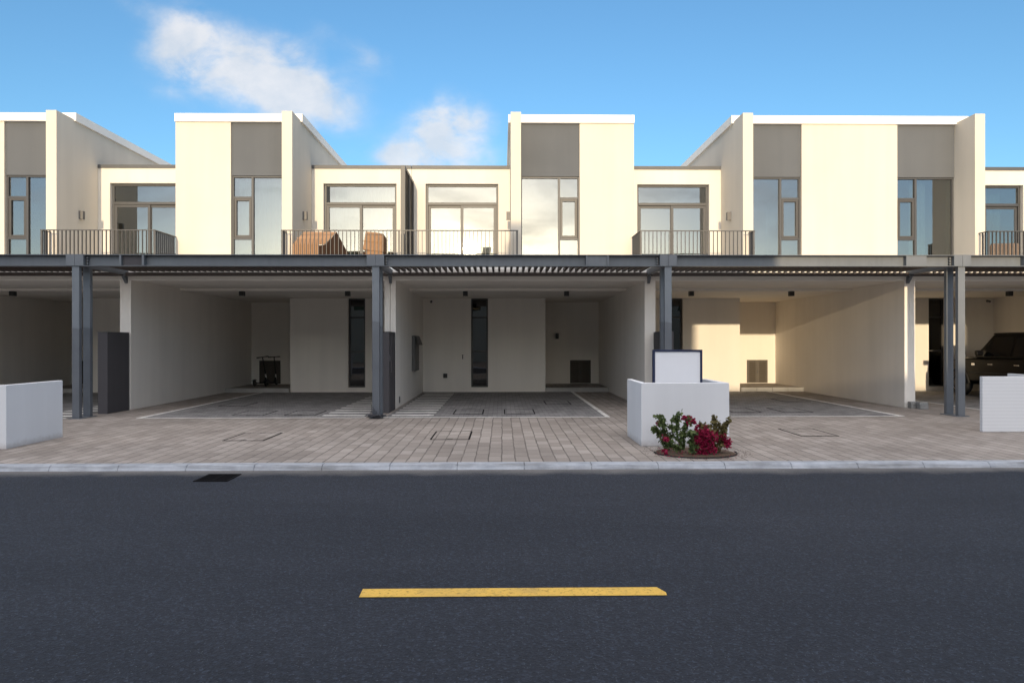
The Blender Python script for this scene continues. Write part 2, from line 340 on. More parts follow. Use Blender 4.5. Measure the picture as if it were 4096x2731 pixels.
# ------------------------------------------------------------------ mesh helpers
class MB:
    def __init__(s): s.v = []; s.f = []; s.mi = []
    def add(s, vs, fs, mi=0):
        o = len(s.v); s.v += [tuple(v) for v in vs]; s.f += [tuple(i + o for i in f) for f in fs]; s.mi += [mi] * len(fs); return s
    def box(s, x0, x1, y0, y1, z0, z1, mi=0):
        x0, x1 = min(x0, x1), max(x0, x1); y0, y1 = min(y0, y1), max(y0, y1); z0, z1 = min(z0, z1), max(z0, z1)
        return s.add([(x0, y0, z0), (x1, y0, z0), (x1, y1, z0), (x0, y1, z0), (x0, y0, z1), (x1, y0, z1), (x1, y1, z1), (x0, y1, z1)],
                     [(0, 3, 2, 1), (4, 5, 6, 7), (0, 1, 5, 4), (1, 2, 6, 5), (2, 3, 7, 6), (3, 0, 4, 7)], mi)
    def obox(s, c, ax, ay, az, mi=0):                # oriented box from its centre and three half vectors
        c, ax, ay, az = Vector(c), Vector(ax), Vector(ay), Vector(az); vs = []
        for k in (-1, 1):
            for i, j in ((-1, -1), (1, -1), (1, 1), (-1, 1)): vs.append(c + ax * i + ay * j + az * k)
        return s.add(vs, [(0, 3, 2, 1), (4, 5, 6, 7), (0, 1, 5, 4), (1, 2, 6, 5), (2, 3, 7, 6), (3, 0, 4, 7)], mi)
    def tube(s, pts, rs, n=8, mi=0, cap=True):
        pts = [Vector(p) for p in pts]
        if isinstance(rs, (int, float)): rs = [rs] * len(pts)
        o = len(s.v); up = Vector((0, 0, 1)); prev = None
        for i, p in enumerate(pts):
            d = (pts[min(i + 1, len(pts) - 1)] - pts[max(i - 1, 0)])
            d = d.normalized() if d.length > 1e-9 else Vector((0, 0, 1))
            if prev is None:
                a = d.cross(up); a = a.normalized() if a.length > 1e-3 else Vector((1, 0, 0))
            else:
                a = prev - d * prev.dot(d); a = a.normalized() if a.length > 1e-4 else d.orthogonal().normalized()
            prev = a; b = d.cross(a)
            for k in range(n):
                t = 2 * math.pi * k / n; s.v.append(tuple(p + (a * math.cos(t) + b * math.sin(t)) * rs[i]))
        for i in range(len(pts) - 1):
            for k in range(n):
                k2 = (k + 1) % n; s.f.append((o + i * n + k, o + i * n + k2, o + (i + 1) * n + k2, o + (i + 1) * n + k)); s.mi.append(mi)
        if cap:
            s.f.append(tuple(o + k for k in range(n - 1, -1, -1))); s.mi.append(mi)
            e = o + (len(pts) - 1) * n; s.f.append(tuple(e + k for k in range(n))); s.mi.append(mi)
        return s
    def prism(s, poly, axis, a, b, mi=0):            # polygon in the two other axes, swept along axis
        def pt(p, t): return {'x': (t, p[0], p[1]), 'y': (p[0], t, p[1]), 'z': (p[0], p[1], t)}[axis]
        n = len(poly); vs = [pt(p, a) for p in poly] + [pt(p, b) for p in poly]
        return s.add(vs, [tuple(range(n - 1, -1, -1)), tuple(range(n, 2 * n))] + [(i, (i + 1) % n, n + (i + 1) % n, n + i) for i in range(n)], mi)
    def build(s, name, mats, parent=None, bevel=0, smooth=False, origin=None):
        o = origin if origin is not None else (Vector(parent['wl']) if parent is not None else Vector((0, 0, 0)))
        me = bpy.data.meshes.new(name); me.from_pydata([tuple(Vector(v) - o) for v in s.v], [], s.f)
        if not isinstance(mats, (list, tuple)): mats = [mats]
        for m in mats: me.materials.append(m)
        for p, i in zip(me.polygons, s.mi): p.material_index = i; p.use_smooth = smooth
        bm = bmesh.new(); bm.from_mesh(me); bmesh.ops.recalc_face_normals(bm, faces=bm.faces); bm.to_mesh(me); bm.free()
        ob = bpy.data.objects.new(name, me); C.objects.link(ob)
        if parent is not None: ob.parent = parent
        else: ob.location = o
        ob['wl'] = tuple(o) if parent is None else parent['wl']
        if bevel:
            md = ob.modifiers.new('bevel', 'BEVEL'); md.width = bevel; md.segments = 2; md.limit_method = 'ANGLE'
        return ob
def solid(adds, subs=()):
    """boundary faces of a union of boxes minus boxes (x0,x1,y0,y1,z0,z1): no inner or doubled faces"""
    allb = list(adds) + list(subs)
    ax = [sorted({round(b[2 * k + e], 5) for b in allb for e in (0, 1)}) for k in range(3)]
    nx, ny, nz = (len(a) - 1 for a in ax); occ = {}
    mid = [[(a[i] + a[i + 1]) / 2 for i in range(len(a) - 1)] for a in ax]
    for i in range(nx):
        for j in range(ny):
            for k in range(nz):
                p = (mid[0][i], mid[1][j], mid[2][k])
                def ins(b): return b[0] < p[0] < b[1] and b[2] < p[1] < b[3] and b[4] < p[2] < b[5]
                if any(ins(b) for b in adds) and not any(ins(b) for b in subs): occ[i, j, k] = 1
    mb = MB(); ids = {}
    def vid(i, j, k):
        if (i, j, k) not in ids: ids[i, j, k] = len(mb.v); mb.v.append((ax[0][i], ax[1][j], ax[2][k]))
        return ids[i, j, k]
    F = {(-1, 0, 0): ((0, 0, 0), (0, 0, 1), (0, 1, 1), (0, 1, 0)), (1, 0, 0): ((1, 0, 0), (1, 1, 0), (1, 1, 1), (1, 0, 1)),
         (0, -1, 0): ((0, 0, 0), (1, 0, 0), (1, 0, 1), (0, 0, 1)), (0, 1, 0): ((0, 1, 0), (0, 1, 1), (1, 1, 1), (1, 1, 0)),
         (0, 0, -1): ((0, 0, 0), (0, 1, 0), (1, 1, 0), (1, 0, 0)), (0, 0, 1): ((0, 0, 1), (1, 0, 1), (1, 1, 1), (0, 1, 1))}
    for (i, j, k) in occ:
        for d, q in F.items():
            if (i + d[0], j + d[1], k + d[2]) not in occ:
                mb.f.append(tuple(vid(i + a, j + b, k + c) for a, b, c in q)); mb.mi.append(0)
    return mb
def tag(o, label=None, cat=None, group=None, kind=None):
    for k, v in (('label', label), ('category', cat), ('group', group), ('kind', kind)):
        if v: o[k] = v
    return o
def empty(name, loc, label, cat, group=None, rz=0):
    o = bpy.data.objects.new(name, None); C.objects.link(o); o.location = loc; o.rotation_euler.z = rz
    o.empty_display_size = .2; o['wl'] = tuple(loc); return tag(o, label, cat, group)
def local_root(o): o['wl'] = (0, 0, 0)               # parts are then given in the thing's own coordinates

# ------------------------------------------------------------------ plan measures
B = [-15.36, -9.03, -2.69, 3.60, 9.96, 16.29]       # party wall centre lines
YP, YW, YB, YR = 14.62, 16.52, 22.2, 24.4           # posts, wall ends, carport back, recess back
YF, YX, YL, YN = 18.6, 19.4, 20.5, 18.25            # fin front, upper box front, loggia wall, railing
Z1, ZC, ZL, ZFIN = 3.42, 7.83, 6.80, 7.88           # first floor, main coping foot, low roof foot, fin top

# ------------------------------------------------------------------ setting
def plane(name, x0, x1, y0, y1, z, mat, kind='structure', nx=1):
    mb = MB(); mb.add([(x0, y0, z), (x1, y0, z), (x1, y1, z), (x0, y1, z)], [(0, 1, 2, 3)])
    o = mb.build(name, mat); return tag(o, kind=kind)
plane('ground', -600, 600, -600, 600, -.25, M['sand'])
MB().box(-80, 80, .30, 8.97, -.24, -.065).build('road', M['asphalt'])['kind'] = 'structure'
MB().box(-80, 80, 9.15, 36, -.24, 0).build('pavement', M['apron'])['kind'] = 'structure'
MB().box(-80, 80, -13.0, .12, -.24, .0).build('pavement', M['apron'])['kind'] = 'structure'
def kerb(y_back, y_face, x_off, sgn, name='kerb'):
    mb = MB(); x = -40 + x_off; L = .885
    while x < 40:
        g = .004; a, b = x + g, x + L - g
        yb, yt, yf = y_back, y_back - sgn * .125, y_face
        poly = [(yb, -.2), (yb, .004), (yt, .002), (yt - sgn * .022, -.012), (yf, -.075), (yf, -.2)]
        mb.prism(poly, 'x', a, b); x += L
    mb.box(-40, 40, min(y_back, y_face) + .03, max(y_back, y_face) - .03, -.23, -.03)
    return tag(mb.build(name, M['kerb'], bevel=.004), kind='structure')
kerb(9.15, 8.955, .47, 1)
kerb(.12, .315, .2, -1)
# centre line dash, worn corner at its right end
mb = MB(); mb.add([(-.935, 4.475, -.060), (1.085, 4.475, -.060), (1.09, 4.53, -.060), (1.05, 4.625, -.060), (-.94, 4.625, -.060)], [(0, 1, 2, 3, 4)])
tag(mb.build('road_marking', M['yellow']), kind='structure')
for x in (-7.2, -13.4, 7.3, 13.5):                   # further dashes of the same line, outside the frame
    plane('road_marking', x - 1.03, x + 1.03, 4.475, 4.625, -.060, M['yellow'])

def U(h, u):                                          # house coordinate -> world x ; h = (boundary, direction)
    return h[0] + h[1] * u
HOUSES = [(B[0], 1), (B[1], 1), (B[3], -1), (B[4], -1), (B[4], 1)]
for i, h in enumerate(HOUSES):
    a, b = sorted((U(h, 1.33), U(h, 6.10)))
    plane('parking_bay', a, b, YP - .01, YB - .05, .004, M['bay'])
    mb = MB(); z = .008
    def quad(x0, x1, y0, y1): 
        x0, x1 = min(x0, x1), max(x0, x1); mb.add([(x0, y0, z), (x1, y0, z), (x1, y1, z), (x0, y1, z)], [(0, 1, 2, 3)])
    quad(U(h, 1.28), U(h, 6.13), YP - .07, YP + .03)
    quad(U(h, 1.28), U(h, 1.38), YP + .03, YB - .1)
    rnd = random.Random(i)
    y = YP + .32
    while y < YB - .5:
        mb.add([(min(U(h, 5.10), U(h, 6.02)), y, z), (max(U(h, 5.10), U(h, 6.02)), y, z), (max(U(h, 5.10), U(h, 6.02)), y + .23, z), (min(U(h, 5.10), U(h, 6.02)), y + .23, z)], [(0, 1, 2, 3)])
        y += .575
    tag(mb.build('bay_marking', M['wline']), kind='structure')

# ------------------------------------------------------------------ townhouses
def frame_bars(mb, u0, u1, y0, y1, z0, z1, w, h):
    mb.box(U(h, u0), U(h, u0 + w), y0, y1, z0, z1); mb.box(U(h, u1 - w), U(h, u1), y0, y1, z0, z1)
    mb.box(U(h, u0 + w), U(h, u1 - w), y0, y1, z0, z0 + w); mb.box(U(h, u0 + w), U(h, u1 - w), y0, y1, z1 - w, z1)
def townhouse(i, label, free_box_side):
    h = HOUSES[i]; s = h[1]; Wd = 6.33 if i != 2 and i != 3 else (B[3] - B[2] if i == 2 else B[4] - B[3])
    t = empty('townhouse', (U(h, Wd / 2), YW, 0), label, 'house', 'terrace of cream townhouses')
    def bx(u0, u1, y0, y1, z0, z1):
        a, b = sorted((U(h, u0), U(h, u1))); return (a, b, y0, y1, z0, z1)
    u0 = -.17 if free_box_side else 0
    uf = Wd - .17 if i in (0, 3) else Wd            # far side: stop short of the neighbour's protruding box
    adds = [bx(0, .13, YW, YR + .2, -.1, 3.12), bx(Wd - .13, Wd, YW, YB + .1, -.1, 3.12),      # party walls
            bx(0, Wd, YW, 19.0, 3.10, Z1), bx(0, Wd, 19.0, 31, 3.04, Z1),                      # carport roof, floor slab
            bx(0, Wd, YB, 31, -.1, 3.04),
            bx(u0, 3.35, YX, 31, Z1, ZC), bx(3.07, 3.35, YF, YX, Z1, ZFIN), bx(3.07, 3.35, YX, YX + .3, ZC, ZFIN - .03),
            bx(3.35, uf, YL, 31, Z1, ZL)]
    adds[-2] = bx(3.07, 3.35, YF, YX - .05, ZC, ZFIN)
    adds[0] = bx(0, .13, YW, YR + .2, -.1, 3.10); adds[1] = bx(Wd - .13, Wd, YW, YB + .1, -.1, 3.10)
    subs = [bx(.13, 2.18, 19.1, YR, -.2, 3.04), bx(2.6, Wd - .2, YB + .25, 27, .1, 2.9), bx(4.05, 4.60, YB - .1, YB + .3, .15, 3.035),
            bx(1.38, 3.07, YX - .1, YX + .30, Z1 + .03, ZC), bx(.2, 2.98, YX + .30, 25, Z1 + .02, 6.75),
            bx(3.70, 5.88, YL - .1, YL + .30, Z1 + .04, 6.36), bx(3.5, min(uf, Wd) - .2, YL + .30, 26, Z1 + .02, 6.6)]
    solid([b for b in adds if b[5] <= Z1 + 1e-6], subs).build('carport_wall', M['carport'], t)
    solid([b for b in adds[:-1] if b[5] > Z1 + 1e-6] + [bx(3.07, 3.35, YX, YX + .3, Z1, ZC)], subs).build('upper_wall', M['cream'], t)
    solid([bx(3.3505, uf, YL, 31, Z1, ZL)], subs).build('balcony_wall', M['loggia'], t)
    MB().box(U(h, .003), U(h, Wd - .003), YW - .02, YW - .001, 3.20, Z1 + .003).build('roof_fascia', M['coping'], t)
    # copings
    def ring(u0, u1, y0, y1, z0, z1, w, name, mat):
        a, b = sorted((U(h, u0), U(h, u1)))
        solid([(a, b, y0, y1, z0, z1)], [(a + w, b - w, y0 + w, y1 - w, z0 - 1, z1 + 1)]).build(name, mat, t)
    ring(u0 - .006 if free_box_side else 0, 3.41, YX - .05, 31.05, ZC + .003, 8.06, .3, 'parapet_coping', M['coping'])
    ring(3.353, uf - .003, YL - .03, 31, ZL + .003, ZL + .10, .3, 'roof_edge', M['lowcope'])
    MB().box(U(h, 1.383), U(h, 3.067), YX + .06, YX + .26, 6.335, ZC - .003).build('facade_panel', M['panel'], t)
    # tall corner window
    y0, y1 = YX + .09, YX + .16; za, zb, w = Z1 + .035, 6.33, .046
    mb = MB(); frame_bars(mb, 1.385, 3.065, y0, y1, za, zb, w, h)
    mb.box(U(h, 1.93), U(h, 1.99), y0 - .01, y1, za + w, zb - w)
    for zz in (4.56, 5.72): mb.box(U(h, 1.431), U(h, 1.93), y0, y1, zz - .028, zz + .028)
    wn = mb.build('window', M['frame'], t, bevel=.004)
    mb = MB(); frame_bars(mb, 1.445, 1.925, y0 - .004, y1 - .01, 4.59, 5.69, .062, h); mb.build('casement', M['sash'], wn, bevel=.003)
    mb = MB(); gy = YX + .13
    mb.box(U(h, 1.99), U(h, 3.019), gy, gy + .01, za + w, zb - w); mb.box(U(h, 1.431), U(h, 1.93), gy, gy + .01, za + w, 4.532)
    mb.box(U(h, 1.507), U(h, 1.863), gy, gy + .01, 4.652, 5.628); mb.box(U(h, 1.431), U(h, 1.93), gy, gy + .01, 5.748, zb - w)
    mb.build('pane', M['glass'], wn)
    # sliding balcony door with transom light
    y0, y1 = YL + .12, YL + .20; za, zb = Z1 + .045, 6.355
    mb = MB(); frame_bars(mb, 3.705, 5.875, y0, y1, za, zb, .06, h); mb.box(U(h, 3.765), U(h, 5.815), y0 - .02, y1, 5.74, 5.82)
    dr = mb.build('sliding_door', M['frame'], t, bevel=.004)
    for k, (a, b, dy) in enumerate(((3.768, 4.83, .0), (4.77, 5.812, .04))):
        mb = MB(); frame_bars(mb, a, b, y0 + dy, y0 + dy + .035, za + .063, 5.737, .075, h)
        lf = mb.build('door_leaf', M['frame'], dr, bevel=.003)
    mb = MB(); mb.box(U(h, 3.843), U(h, 4.755), y0 + .015, y0 + .025, za + .14, 5.66); mb.box(U(h, 4.845), U(h, 5.737), y0 + .055, y0 + .065, za + .14, 5.66)
    mb.box(U(h, 3.765), U(h, 5.815), y0 + .03, y0 + .04, 5.82, 6.295); mb.build('pane', M['glass'], dr)
    # slim carport window
    mb = MB(); y0 = YB + .10; frame_bars(mb, 4.053, 4.597, y0, y0 + .07, .153, 3.033, .05, h)
    for zz in (1.32, 2.42): mb.box(U(h, 4.103), U(h, 4.547), y0, y0 + .07, zz - .025, zz + .025)
    gw = mb.build('window', M['sash'], t, bevel=.003)
    mb = MB()
    for a, b in ((.203, 1.295), (1.345, 2.395), (2.445, 2.983)): mb.box(U(h, 4.103), U(h, 4.547), y0 + .04, y0 + .05, a, b)
    mb.build('pane', M['darkglass'], gw)
    # recess step and louvred cupboard
    mb = MB(); a = .133; 
    for k in range(4): mb.box(U(h, a + k * .5117 + .004), U(h, a + (k + 1) * .5117 - .004), YB - .12, YB + .10, -.02, .135)
    mb.build('step_edge', M['concrete'], t, bevel=.006)
    MB().box(U(h, .133), U(h, 2.177), YB + .102, YR - .002, -.02, .131).build('step', M['apron'], t)
    c0, c1 = .42, 1.16; y0 = YR - .035
    mb = MB(); frame_bars(mb, c0, c1, y0, YR - .003, .15, .97, .035, h); mb.box(U(h, (c0 + c1) / 2 - .03), U(h, (c0 + c1) / 2 + .03), y0, YR - .003, .185, .935)
    for a, b in ((c0 + .035, c0 + .075), (c1 - .075, c1 - .035), ((c0 + c1) / 2 - .07, (c0 + c1) / 2 - .03), ((c0 + c1) / 2 + .03, (c0 + c1) / 2 + .07)):
        mb.box(U(h, a), U(h, b), y0 + .006, YR - .003, .185, .935)
    for a, b in ((c0 + .075, (c0 + c1) / 2 - .07), ((c0 + c1) / 2 + .07, c1 - .075)):
        z = .22
        while z < .92:
            cx = (U(h, a) + U(h, b)) / 2; mb.obox((cx, y0 + .016, z), ((b - a) / 2, 0, 0), (0, .014, .024), (0, -.003, .002)); z += .072
        mb.box(U(h, a), U(h, b), YR - .006, YR - .003, .185, .935)
    ld = mb.build('louvre_door', M['louvredoor'], t)
    MB().box(U(h, .775), U(h, .805), y0 - .02, y0 - .001, .50, .60).build('handle', M['sash'], ld)
    # balcony railing
    rail = MB(); bars = MB()
    ua, ub = (3.16, 6.33) if i in (1, 4) else (3.16, Wd)
    ub = {0: 6.33 - .15, 1: Wd - .01, 2: Wd - .01, 3: Wd - .10, 4: Wd - .02}[i]
    zt = 4.60
    def flat(u0, u1, y0, y1, z0, z1, m=rail): m.box(U(h, u0), U(h, u1), y0, y1, z0, z1)
    flat(ua, ub, YN - .03, YN + .03, zt - .022, zt); flat(ua, ub, YN - .012, YN + .012, Z1 + .07, Z1 + .10)
    ends = [(ua, YF)] + ([(ub - .05, YX)] if i in (0, 3) else [])
    for ue, ye in ends:
        flat(ue, ue + .05, YN + .03, ye, zt - .022, zt - .001); flat(ue + .01, ue + .035, YN + .03, ye, Z1 + .07, Z1 + .10)
        yy = YN + .11
        while yy < ye - .03:
            flat(ue + .004, ue + .046, yy - .006, yy + .006, Z1 + .10, zt - .022, bars); yy += .105
    rl = rail.build('balcony_railing', M['rail'], t)
    n = int(round((ub - ua - .06) / .107)); 
    for k in range(n + 1):
        uu = ua + .03 + (ub - ua - .06) * k / n
        wd = .022 if k in (0, n) else .0065
        flat(uu - wd, uu + wd, YN - .022, YN + .022, Z1 + .004 if k in (0, n) else Z1 + .10, zt - .022, bars)
    bars.build('baluster', M['rail'], rl)
    return t
LAB = ['cream townhouse cut by the left edge of the photo, behind the left white planter wall',
       'cream townhouse with cardboard boxes on its balcony and scooters in its carport',
       'cream townhouse with bright white window reflections above an empty shaded carport',
       'cream townhouse with an empty carport partly lit by golden sun behind the bougainvillea',
       'cream townhouse with black car in its carport, at the right edge']
TH = [townhouse(i, LAB[i], i in (1, 2)) for i in range(5)]

# privacy screen between two balconies
xs = B[2] + .005
t = empty('privacy_screen', (xs, YF, Z1), 'dark grey metal screen dividing the two middle balconies', 'screen')
for y in (YF, YF + .95, YL - .12):
    MB().box(xs - .06, xs + .06, y, y + .10, Z1 + .004, 6.42).build('post', M['rail'], t, bevel=.004)
mb = MB(); mb.box(xs - .055, xs + .055, YF + .1, YF + .95, 6.34, 6.42); mb.box(xs - .055, xs + .055, YF + 1.05, YL - .12, 6.34, 6.42); mb.build('top_rail', M['rail'], t)
for ya, yb in ((YF + .1, YF + .95), (YF + 1.05, YL - .12)):
    mb = MB(); mb.box(xs - .012, xs + .012, ya, yb, Z1 + .1, 6.34)
    zz = Z1 + .14
    while zz < 6.32: mb.box(xs - .03, xs + .03, ya, yb, zz, zz + .012); zz += .05
    mb.build('panel', M['sash'], t)

# ------------------------------------------------------------------ pergola
t = empty('pergola', (B[2], YP, 0), 'long grey steel pergola with brown louvres running along all the carports', 'pergola')
ZT, ZBm = 3.468, 3.225
xsP = [B[0] + .03, B[1] + .03, B[2] + .01, B[3] - .04, B[4] - .06, B[5]]
JW = .185
segs = []
for k in range(len(xsP) - 1): segs.append((xsP[k] + JW, xsP[k + 1] - JW))
for a, b in segs:                                   # I-beam
    mb = MB(); mb.box(a, b, YP - .10, YP + .10, ZT - .013, ZT); mb.box(a, b, YP - .10, YP + .10, ZBm, ZBm + .012); mb.box(a, b, YP + .02, YP + .035, ZBm + .012, ZT - .013)
    mb.build('beam', M['steel'], t)
for k, x in enumerate(xsP):
    sd = -1 if x > 0 else 1
    mb = MB(); mb.box(x - JW + .002, x - .003, YP - .104, YP + .09, ZBm, ZT + .004); mb.box(x + .003, x + JW - .002, YP - .104, YP + .09, ZBm, ZT + .004); mb.box(x - .003, x + .003, YP - .095, YP + .08, ZBm + .004, ZT)
    mb.build('joint_box', M['steel'], t, bevel=.003)
    mb = MB(); mb.box(x + sd * (JW + .001), x + sd * (JW + .045), YP - .01, YP + .019, ZBm + .03, ZT - .03, 0)
    for zz in (3.285, 3.345, 3.405): mb.tube([(x + sd * (JW + .045), YP - .011, zz), (x + sd * (JW + .045), YP - .04, zz)], .02, 8, 1)
    mb.build('bolt_plate', [M['sash'], M['steel']], t)
    for dy in (0, .38):
        yc = YP - .02 + dy
        MB().box(x - .076, x + .076, yc - .05, yc + .05, .016, ZBm - .001 if dy == 0 else 3.30).build('post', M['steelpost'] if x < 8 else M['steel'], t, bevel=.006)
    MB().box(x - .14, x + .14, YP - .11, YP + .45, .0, .015).build('base_plate', M['steel'], t)
    mb = MB(); mb.box(x - .05, x + .05, YP + .02, YP + .311, 3.23, 3.36); mb.box(x - .05, x + .05, YP + .411, YW - .023, 3.23, 3.36)
    mb.build('rafter', M['steel'], t)
    mb = MB(); mb.prism([(YW - .19, 3.199), (YW - .003, 3.199), (YW - .003, 3.03), (YW - .03, 3.03)], 'x', x - .03, x + .03); mb.build('bracket', M['steel'], t)
for a, b, dark in ((-8.03, -7.60, 1), (1.83, 2.25, 0), (8.72, 9.13, 2), (-14.5, -14.1, 1), (11.28, 11.75, 2)):      # stiffened boxes let into the beam
    mb = MB()
    if dark == 1:
        mb.box(a, b, YP - .03, YP + .019, ZBm + .013, ZT - .014, 1); mb.box(a - .045, a, YP - .095, YP + .019, ZBm + .013, ZT - .014); mb.box(b, b + .045, YP - .095, YP + .019, ZBm + .013, ZT - .014)
    else:
        mb.box(a, b, YP - (.085 if dark == 2 else .06), YP + .019, ZBm + .013, ZT - .014); mb.box(a - .035, a, YP - .095, YP + .019, ZBm + .013, ZT - .014)
        if dark == 0: mb.box(b, b + .035, YP - .095, YP + .019, ZBm + .013, ZT - .014)
    mb.build('splice_box', [M['steel'], M['pillar']], t, bevel=.003)
for k in range(len(xsP) - 1):
    a, b = xsP[k] + .06, xsP[k + 1] - .06
    MB().box(a, b, YW - .16, YW - .03, 3.20, 3.278).build('rear_beam', M['louvre'], t)
    mb = MB(); n = int(round((b - a) / .142))
    for j in range(1, n):
        x = a + (b - a) * j / n; mb.box(x - .023, x + .023, YP + .09, YW - .03, 3.302, 3.405)
    mb.build('louvre_panel', M['louvre'], t)

# ------------------------------------------------------------------ meter pillars
def pillar(x0, x1, label, niche):
    t = empty('meter_pillar', ((x0 + x1) / 2, YW - .5, 0), label, 'pillar', 'dark meter pillars at the wall ends')
    y0, y1 = YW - .96, YW - .06
    subs = [(x1 - .10, x1 + .1, y0 + .10, y0 + .36, .92, 1.80)] if niche else []
    solid([(x0, x1, y0, y1, 0, 1.84)], subs).build('body', M['pillar'], t, bevel=.008)
    MB().box(x0 - .004, x1 + .004, y0 - .004, y1, 1.843, 1.853).build('cap', M['pillar'], t)
    if niche: MB().box(x1 - .098, x1 - .03, y0 + .20, y0 + .30, 1.16, 1.32).build('meter', M['whiteplastic'], t, bevel=.01)
pillar(-9.13, -8.91, 'dark grey meter pillar with plain faces at the far left wall end', 0)
pillar(-2.93, -2.56, 'dark grey meter pillar with a niche holding a white meter, behind the middle post', 1)
pillar(3.67, 3.93, 'dark grey meter pillar half hidden behind the post and white sign board', 0)

# ------------------------------------------------------------------ low white planter walls
def low_wall(x0, x1, y0, y1, H, label, mat, left=True):
    w = .085 if left else .07; subs = [(x0 + w if left else x0 - 1, x1 - w, y0 + w, y1 + 1, -1, 2)]
    o = solid([(x0, x1, y0, y1, .0, H)], subs).build('low_wall', mat, bevel=.006, origin=Vector(((x0 + x1) / 2, y0, 0)))
    return tag(o, label, 'wall', 'white low walls along the pavement')
low_wall(2.15, 3.515, 10.50, 11.68, .975, 'white low wall behind the bougainvillea, around the blank sign board', M['white'])
low_wall(-8.85, -7.485, 10.42, 11.75, .965, 'white low wall cut by the left edge, in front of the leftmost post', M['white'])
def ribbed():
    m, nt, b = newmat('ribbed_white'); v = coords(nt)
    w = nd(nt, "ShaderNodeTexWave", Scale=5.2, Distortion=.15); w.bands_direction = 'Z'; w.wave_profile = 'SAW'; nt.links.new(v, w.inputs["Vector"])
    nt.links.new(mixc(nt, ramp(nt, w.outputs["Fac"], [(.0, (.8, .8, .8)), (.16, (0, 0, 0))]), (.74, .755, .78), (.50, .51, .53)), b.inputs["Base Color"])
    b.inputs["Roughness"].default_value = .8; bump(nt, b, w.outputs["Fac"], .25, .01); return m
M['ribbed'] = ribbed()
low_wall(8.57, 9.95, 12.05, 13.2, .985, 'white low wall with fine horizontal lines, in front of the black car', M['ribbed'], False)

# sign board standing inside the middle wall
t = empty('sign_board', (2.91, 11.28, 0), 'blank white sign board in a navy frame standing inside the low white wall', 'sign')
MB().box(2.535, 3.285, 11.27, 11.30, .35, 1.445).build('panel', M['board'], t)
mb = MB(); mb.box(2.498, 2.535, 11.255, 11.315, .25, 1.480); mb.box(3.285, 3.322, 11.255, 11.315, .25, 1.480); mb.box(2.535, 3.285, 11.255, 11.315, 1.445, 1.480)
mb.box(2.535, 3.285, 11.255, 11.315, .32, .35); mb.box(2.49, 3.33, 11.28, 11.29, 1.452, 1.456); mb.build('frame', M['navy'], t, bevel=.003)
for x in (2.52, 3.30): MB().box(x - .015, x + .015, 11.27, 11.30, .0, .25).build('leg', M['navy'], t)

# ------------------------------------------------------------------ flower bed and bougainvillea
def ellipse(cx, cy, rx, ry, n=48, a0=0, a1=2 * math.pi): return [(cx + rx * math.cos(a0 + (a1 - a0) * k / (n - 1)), cy + ry * math.sin(a0 + (a1 - a0) * k / (n - 1))) for k in range(n)]
BX, BY, BRX, BRY = 2.80, 9.86, .59, .50
mb = MB(); rnd = random.Random(4); pts = []
e = ellipse(BX, BY, BRX - .02, BRY - .02, 49)[:-1]; NR = 9; vs = [(BX, BY, .035)]
for r in range(1, NR + 1):
    for (x, y) in e: vs.append((BX + (x - BX) * r / NR, BY + (y - BY) * r / NR, .022 * (1 - (r / NR) ** 2) + .004 + rnd.uniform(-.003, .010) * (r < NR)))
fs = [(0, 1 + k, 1 + (k + 1) % 48) for k in range(48)]
for r in range(NR - 1): fs += [(1 + r * 48 + k, 1 + (r + 1) * 48 + k, 1 + (r + 1) * 48 + (k + 1) % 48, 1 + r * 48 + (k + 1) % 48) for k in range(48)]
tag(mb.add(vs, fs).build('soil', M['soil'], smooth=True), kind='structure')
pp = ellipse(BX, BY, BRX, BRY, 60, math.pi * .98, math.pi * 2.02); mb = MB()
rw = random.Random(8)
for (x1, y1), (x2, y2) in zip(pp[:-1], pp[1:]):
    d = Vector((x2 - x1, y2 - y1, 0)); nrm = Vector((-d.y, d.x, 0)).normalized() * .004
    mb.obox(((x1 + x2) / 2, (y1 + y2) / 2, .008), d * .53, nrm, (0, 0, .011 + .004 * rw.random()))
tag(mb.build('bed_edging', M['rubber'], origin=Vector((BX, BY, 0))), 'curved black edging strip around the flower bed by the kerb', 'edging')
def litter(n, seed):
    mb = MB(); r = random.Random(seed)
    for _ in range(n):
        a = r.uniform(0, 6.283); q = r.uniform(.75, 1.35); x, y = BX + BRX * q * math.cos(a), BY + BRY * q * math.sin(a)
        if y > 10.46 or y < 9.2: continue
        s_ = r.uniform(.006, .014); th = r.uniform(0, 6.28); c, s2 = math.cos(th) * s_, math.sin(th) * s_
        z = .012
        mb.add([(x - c, y - s2, z), (x + s2 * .6, y - c * .6, z + .003), (x + c, y + s2, z), (x - s2 * .6, y + c * .6, z + .005)], [(0, 1, 2, 3)])
    return tag(mb.build('litter', M['soil']), kind='stuff')
litter(420, 3)
mb = MB(); r_ = random.Random(31)
for _ in range(150):
    a = r_.uniform(0, 6.283); qd = r_.uniform(.2, 1.15); x, y = BX + BRX * qd * math.cos(a), BY - .08 + BRY * qd * math.sin(a)
    if y > 10.46 or y < 9.22: continue
    s_ = r_.uniform(.008, .016); th = r_.uniform(0, 6.28); c, s2 = math.cos(th) * s_, math.sin(th) * s_; z = .036 if qd < .8 else .016
    mb.add([(x - c, y - s2, z), (x + s2 * .8, y - c * .8, z + .006), (x + c, y + s2, z + .002), (x - s2 * .8, y + c * .8, z + .009)], [(0, 1, 2, 3)])
tag(mb.build('fallen_petals', M['flower']), kind='stuff')

